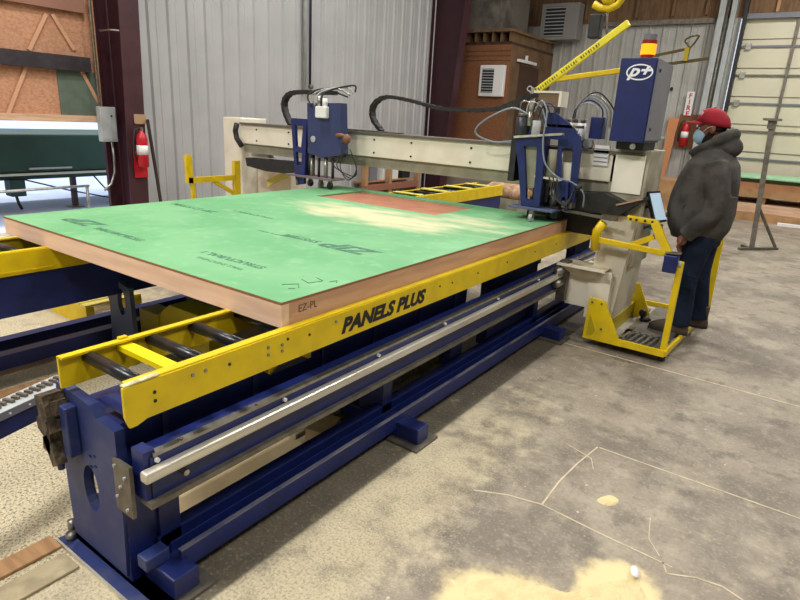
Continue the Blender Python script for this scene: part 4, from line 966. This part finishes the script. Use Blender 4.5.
heap('wide pale sawdust heap spread on the floor in the foreground',[(-.74,1.60),(-.70,1.67),(-.60,1.74),(-.50,1.77),(-.42,1.80),(-.36,1.88),(-.30,1.98),(-.24,2.02),(-.20,1.96),(-.20,1.86),(-.26,1.72),(-.42,1.60),(-.58,1.52),(-.70,1.53)],.014)
heap('small round sawdust spot on the concrete floor',[(-.525,2.42),(-.515,2.46),(-.485,2.50),(-.45,2.49),(-.445,2.455),(-.46,2.42),(-.495,2.405)],.006)
b=MB().ell((-.262,2.04,.021),(.018,.028,.006),12,6,rot=(.2,.3,.3)); o=b.build('paper_scrap',white,smooth=True); tag(o,'small white curled scrap lying on the sawdust heap','scrap')

# ================================================================== MAN
t=thing('person','man in red cap, blue face mask, charcoal jacket and jeans standing on the yellow platform','person',(-.66,4.97,.10)); M=t
# --- body
hx,hy,hz=-.765,4.97,1.655  # head centre
b=MB()
b.ell((hx+.015,hy,hz+.02),(.096,.076,.098),20,14)
b.ell((hx-.012,hy,hz-.05),(.066,.058,.075),16,12)       # jaw
b.ell((hx-.078,hy,hz-.016),(.018,.013,.026),10,8)       # nose
b.ell((hx-.056,hy,hz+.018),(.02,.05,.014),12,8)         # brow
b.ell((hx-.058,hy,hz-.062),(.02,.026,.016),10,8)        # lips
for s in(-1,1): b.ell((hx+.035,hy+s*.080,hz-.008),(.020,.014,.034),10,8)
b.tube([(hx+.05,hy,hz-.16),(hx+.035,hy,hz-.02)],[.062,.055],14)
b.rings([((-.68,4.97,.86),.13,.17),((-.68,4.97,1.1),.14,.18),((-.69,4.97,1.35),.13,.20),((-.70,4.97,1.48),.08,.13),((-.72,4.97,1.54),.055,.055)])
def limb(pts,r,n=12): b.tube(pts,r,n)
Lh=V((-.765,4.73,.845)); Rh=V((-.95,5.12,.98))
limb([(-.66,4.80,1.42),(-.60,4.74,1.10),(-.70,4.72,.94),(-.745,4.725,.885)],[.055,.045,.034,.028])
limb([(-.66,5.14,1.42),(-.66,5.20,1.12),(-.85,5.15,1.02),(-.92,5.13,.99)],[.055,.045,.034,.028])
limb([(-.66,4.87,.92),(-.69,4.86,.52),(-.67,4.85,.16)],[.085,.06,.045]); limb([(-.66,5.07,.92),(-.63,5.12,.52),(-.585,5.15,.16)],[.085,.06,.045])
for (hc,dirx,dz,sy) in ((Lh,V((-.45,0,-.9)),0,-1),(Rh,V((-.95,0,-.25)),0,1)):
    d_=dirx.normalized(); side=V((0,1,0)); up=side.cross(d_).normalized()
    root=hc-d_*.035
    b.tube([root-d_*.02,root+d_*.02,root+d_*.06],[.028,.038,.034],12,flat=.66,upv=(0,1,0) if 0 else None)
    b.ell(root+d_*.03,(.037,.040,.040),12,8)
    for i,(L,o_) in enumerate(((.068,-.028),(.078,-.010),(.073,.008),(.056,.025))):
        a=root+d_*.05+side*o_*1.0; curl=-up if dirx.z<-.5 else V((0,0,-1))
        c1_=a+d_*L*.45+curl*.006; c2_=c1_+(d_*.6+curl*.8).normalized()*L*.33; c3_=c2_+(d_*.1+curl).normalized()*L*.25
        b.tube([a,c1_,c2_,c3_],[.0112,.0106,.0098,.0085],8)
    a=root+d_*.01-side*.028*(1 if dirx.z>-.5 else 1); 
    b.tube([a,a+(d_*.6-side*.7).normalized()*.03,a+(d_*.6-side*.7).normalized()*.03+d_*.035],[.0115,.0105,.008],8)
b.build('body',skin,t,remesh=.0055,smth=2)
# --- eyes / face
for s in (-1,1):
    e_=MB().ell((hx-.064,hy+s*.031,hz-.002),(.009,.013,.008),10,8).build('eye',white,t,smooth=True)
    MB().ell((hx-.0715,hy+s*.031,hz-.002),(.003,.005,.005),8,6).build('iris',hairm,e_,smooth=True)
b=MB().ell((hx+.005,hy,hz-.075),(.072,.064,.058),16,10).ell((hx+.044,hy,hz+.005),(.072,.077,.05),16,10).ell((hx+.022,hy,hz-.04),(.045,.072,.045),12,8)
b.build('hair',hairm,t,remesh=.007,smth=2)
b=MB().ell((hx-.036,hy,hz-.062),(.066,.062,.064),18,12).ell((hx-.066,hy,hz-.035),(.03,.032,.03),12,8)
b.build('face_mask',maskm,t,remesh=.006,smth=2)
for s_ in (-1,1): MB().tube([(hx-.03,hy+s_*.066,hz-.03),(hx+.0,hy+s_*.082,hz-.0),(hx+.03,hy+s_*.092,hz+.012)],.002,6).build('mask_strap',white,t)
# --- cap
b=MB(); n=24; rs=[]
for k in range(7):
    ph=k/6*PI/2; rs.append(((hx+.020+.0,hy,hz+.022+.118*math.sin(ph),-.022*math.cos(ph)*(1 if k else 1)),.118*max(math.cos(ph)**.9,.03),.094*max(math.cos(ph)**.9,.03)))
b.rings(rs,n,2.1)
cap=b.build('cap_crown',capm,t,smooth=True)
vs=[];fs=[]
for lay in (0,1):
    for i in range(9):
        a=-1.15+2.3*i/8
        for rr,(ox) in ((0,0),(1,1)):
            x=hx+.008-math.cos(a)*(.098+rr*.075*math.cos(a*.85)); y=hy+math.sin(a)*(.084+rr*.0)
            vs.append((x,y,hz+.045+(.004 if lay else -.002)-rr*.018*1+rr*.006*math.cos(a)-abs(math.sin(a))*.012*rr))
for i in range(8):
    a=2*i; fs+=[(a,a+1,a+3,a+2),(18+a,18+a+2,18+a+3,18+a+1),(a+1,19+a,21+a,a+3),(a,a+2,20+a,18+a)]
fs+=[(0,18,19,1),(16,17,35,34)]
MB().add(vs,fs).build('cap_brim',capm,t,smooth=True)
MB().ell((hx-.06,hy-.055,hz+.095),(.02,.008,.016),10,6,rot=(0,0,.7)).build('cap_emblem',mat('pale_pink_stitching',(220,170,170),.8),t,smooth=True)
MB().ell((hx+.008,hy,hz+.142),(.008,.008,.004),8,6).build('cap_button',capm,t,smooth=True)
# --- jacket
b=MB()
b.rings([((-.705,4.97,.875),.185,.215),((-.705,4.97,.93),.215,.235),((-.71,4.97,1.05),.235,.25),((-.71,4.97,1.18),.225,.255),((-.70,4.97,1.30),.205,.262),((-.69,4.97,1.40),.175,.255),((-.69,4.97,1.46),.135,.20),((-.70,4.97,1.52),.095,.12),((-.70,4.97,1.56),.085,.095)],24,2.4)
def sleeve(pts,r): b.tube(arc(pts,5),[r[0]+(r[1]-r[0])*i/(5*(len(pts)-1)) for i in range(5*(len(pts)-1)+1)],14)
sleeve([(-.66,4.80,1.40),(-.60,4.735,1.24),(-.585,4.72,1.10),(-.665,4.71,.99),(-.735,4.72,.90)],(.098,.056))
sleeve([(-.68,5.14,1.40),(-.65,5.21,1.24),(-.66,5.21,1.12),(-.80,5.17,1.03),(-.91,5.13,.99)],(.098,.052))
b.ell((-.655,4.80,1.37),(.10,.075,.10)); b.ell((-.675,5.14,1.37),(.10,.075,.10))
# wrinkles
for k in range(5): b.tube([(-.50+.01*k,4.74,1.08+.03*k),(-.58,4.655+.004*k,1.04+.035*k),(-.66,4.66,1.03+.03*k)],.010,6)
b.tube([(-.725,4.72,.912),(-.748,4.722,.885)],.060,12)
jk=b.build('jacket',jacketm,t,remesh=.011,smth=3)
# hood bunched behind the neck
b=MB().ell((-.605,4.97,1.53),(.085,.125,.075),20,14,rot=(0,.3,0)).ell((-.70,4.97,1.50),(.14,.135,.045),18,12,rot=(0,-.3,0)).ell((-.78,4.97,1.475),(.08,.11,.05),14,10,rot=(0,-.5,0))
b.tube(arc([(-.855,4.93,1.475),(-.80,4.875,1.50),(-.71,4.855,1.555),(-.63,4.875,1.60),(-.595,4.97,1.62),(-.63,5.065,1.60),(-.71,5.085,1.555),(-.80,5.065,1.50),(-.855,5.01,1.475)],4),[.022]*3+[.030]*6+[.042]*15+[.034]*6+[.028]*3,12)
b.build('hood',jacketm,t,remesh=.011,smth=3)
MB().tube([(-.905,4.97,.90),(-.945,4.97,1.05),(-.935,4.97,1.18),(-.90,4.97,1.32),(-.83,4.97,1.46)],.006,6).build('zip',black,t,smooth=True)
MB().rings([((-.705,4.97,.855),.178,.205),((-.705,4.97,.885),.19,.216)],24,2.4).build('waistband',mat('dark_ribbed_knit',(48,46,46),.9),t)
b=MB().bar((-.80,4.735,1.12),(-.86,4.80,.98),.01,.05).build('pocket_flap',jacketm,t)
# --- jeans
b=MB()
b.rings([((-.665,4.97,.80),.13,.18),((-.67,4.97,.90),.14,.19),((-.67,4.97,.97),.14,.18)],20)
b.tube(arc([(-.665,4.87,.90),(-.69,4.865,.70),(-.70,4.86,.52),(-.685,4.855,.34),(-.68,4.85,.17)],4),[.122,.118,.113,.107,.10,.095,.09,.086,.083,.081,.079,.078,.077,.076,.076,.076,.08],16)
b.tube(arc([(-.67,5.07,.90),(-.665,5.10,.70),(-.65,5.12,.52),(-.62,5.14,.34),(-.60,5.15,.17)],4),[.122,.118,.113,.107,.10,.095,.09,.086,.083,.081,.079,.078,.077,.076,.076,.076,.08],16)
for k in range(4): b.tube([(-.60,4.79,.48+.03*k),(-.68,4.77,.50+.03*k),(-.75,4.80,.47+.03*k)],.008,6)
b.build('jeans',jeansm,t,remesh=.011,smth=3)
# --- boots
for (x,y) in ((-.68,4.85),(-.585,5.15)):
    b=MB().rings([((x-.075,y,.112),.145,.05),((x-.075,y,.14),.148,.053),((x-.055,y,.17),.12,.05),((x-.015,y,.20),.075,.047),((x,y,.25),.062,.05),((x,y,.29),.062,.052)],20,2.6)
    bt=b.build('boot',bootm,t,remesh=.007,smth=2)
    MB().rings([((x-.077,y,.101),.150,.054),((x-.077,y,.118),.150,.054)],20,2.8).build('boot_sole',rubber,bt)

# ================================================================== LIGHTS
def lamp(x,y,label,e=1):
    t=thing('high_bay_light',label,'ceiling light',(x,y,5.7))
    MB().box(x-.35,x+.35,y-.35,y+.35,5.80,5.88).build('housing',lgrey,t)
    MB().box(x-.33,x+.33,y-.33,y+.33,5.785,5.80).build('diffuser',lampm,t)
    for sx_ in(-.3,.3): MB().cyl((x+sx_,y,5.88),(x+sx_,y,6.0),.01,n=6).build('hanger',steel,t)
    ld=bpy.data.lights.new('lamp','AREA'); ld.shape='SQUARE'; ld.size=.7; ld.energy=e; ld.color=(1,.965,.91)
    lo=bpy.data.objects.new('lamp',ld); col.objects.link(lo); lo.parent=t; lo.location=V((x,y,5.77))-V((x,y,5.7))
LP=[(-5.2,-1.2,330),(-2.6,-1.4,520),(1.5,-.6,260),(-4.6,3.0,250),(2.2,3.4,300),(-4.8,7.6,300),(.6,8.0,330),(-2.3,5.6,220),(-5.2,11.2,70),(-.2,12.4,430),(4,12,200)]
for i,(x,y,e) in enumerate(LP):
    row=['at the front left','at the front middle','at the front right','over the far side of the panel','over the open floor','over the far end of the machine','before the pipe stand','over the gantry bridge','by the board office','over the lumber stack','in the back right corner'][i]
    lamp(x,y,'square high bay ceiling light '+row,e)
sun=bpy.data.lights.new('sun','SUN'); sun.energy=6.0; sun.angle=.05; sun.color=(1,.98,.95)
so=bpy.data.objects.new('sun',sun); col.objects.link(so); so.rotation_euler=(math.radians(0),math.radians(-40),math.radians(20)); so.location=(-20,0,15)
w=bpy.data.worlds.new('world'); sc.world=w; w.use_nodes=True
w.node_tree.nodes['Background'].inputs[0].default_value=(.80,.88,1,1); w.node_tree.nodes['Background'].inputs[1].default_value=2.6
vs_=sc.view_settings; vs_.view_transform='Standard'; vs_.look='None'; vs_.gamma=1; vs_.use_curve_mapping=False; vs_.exposure=-1.08
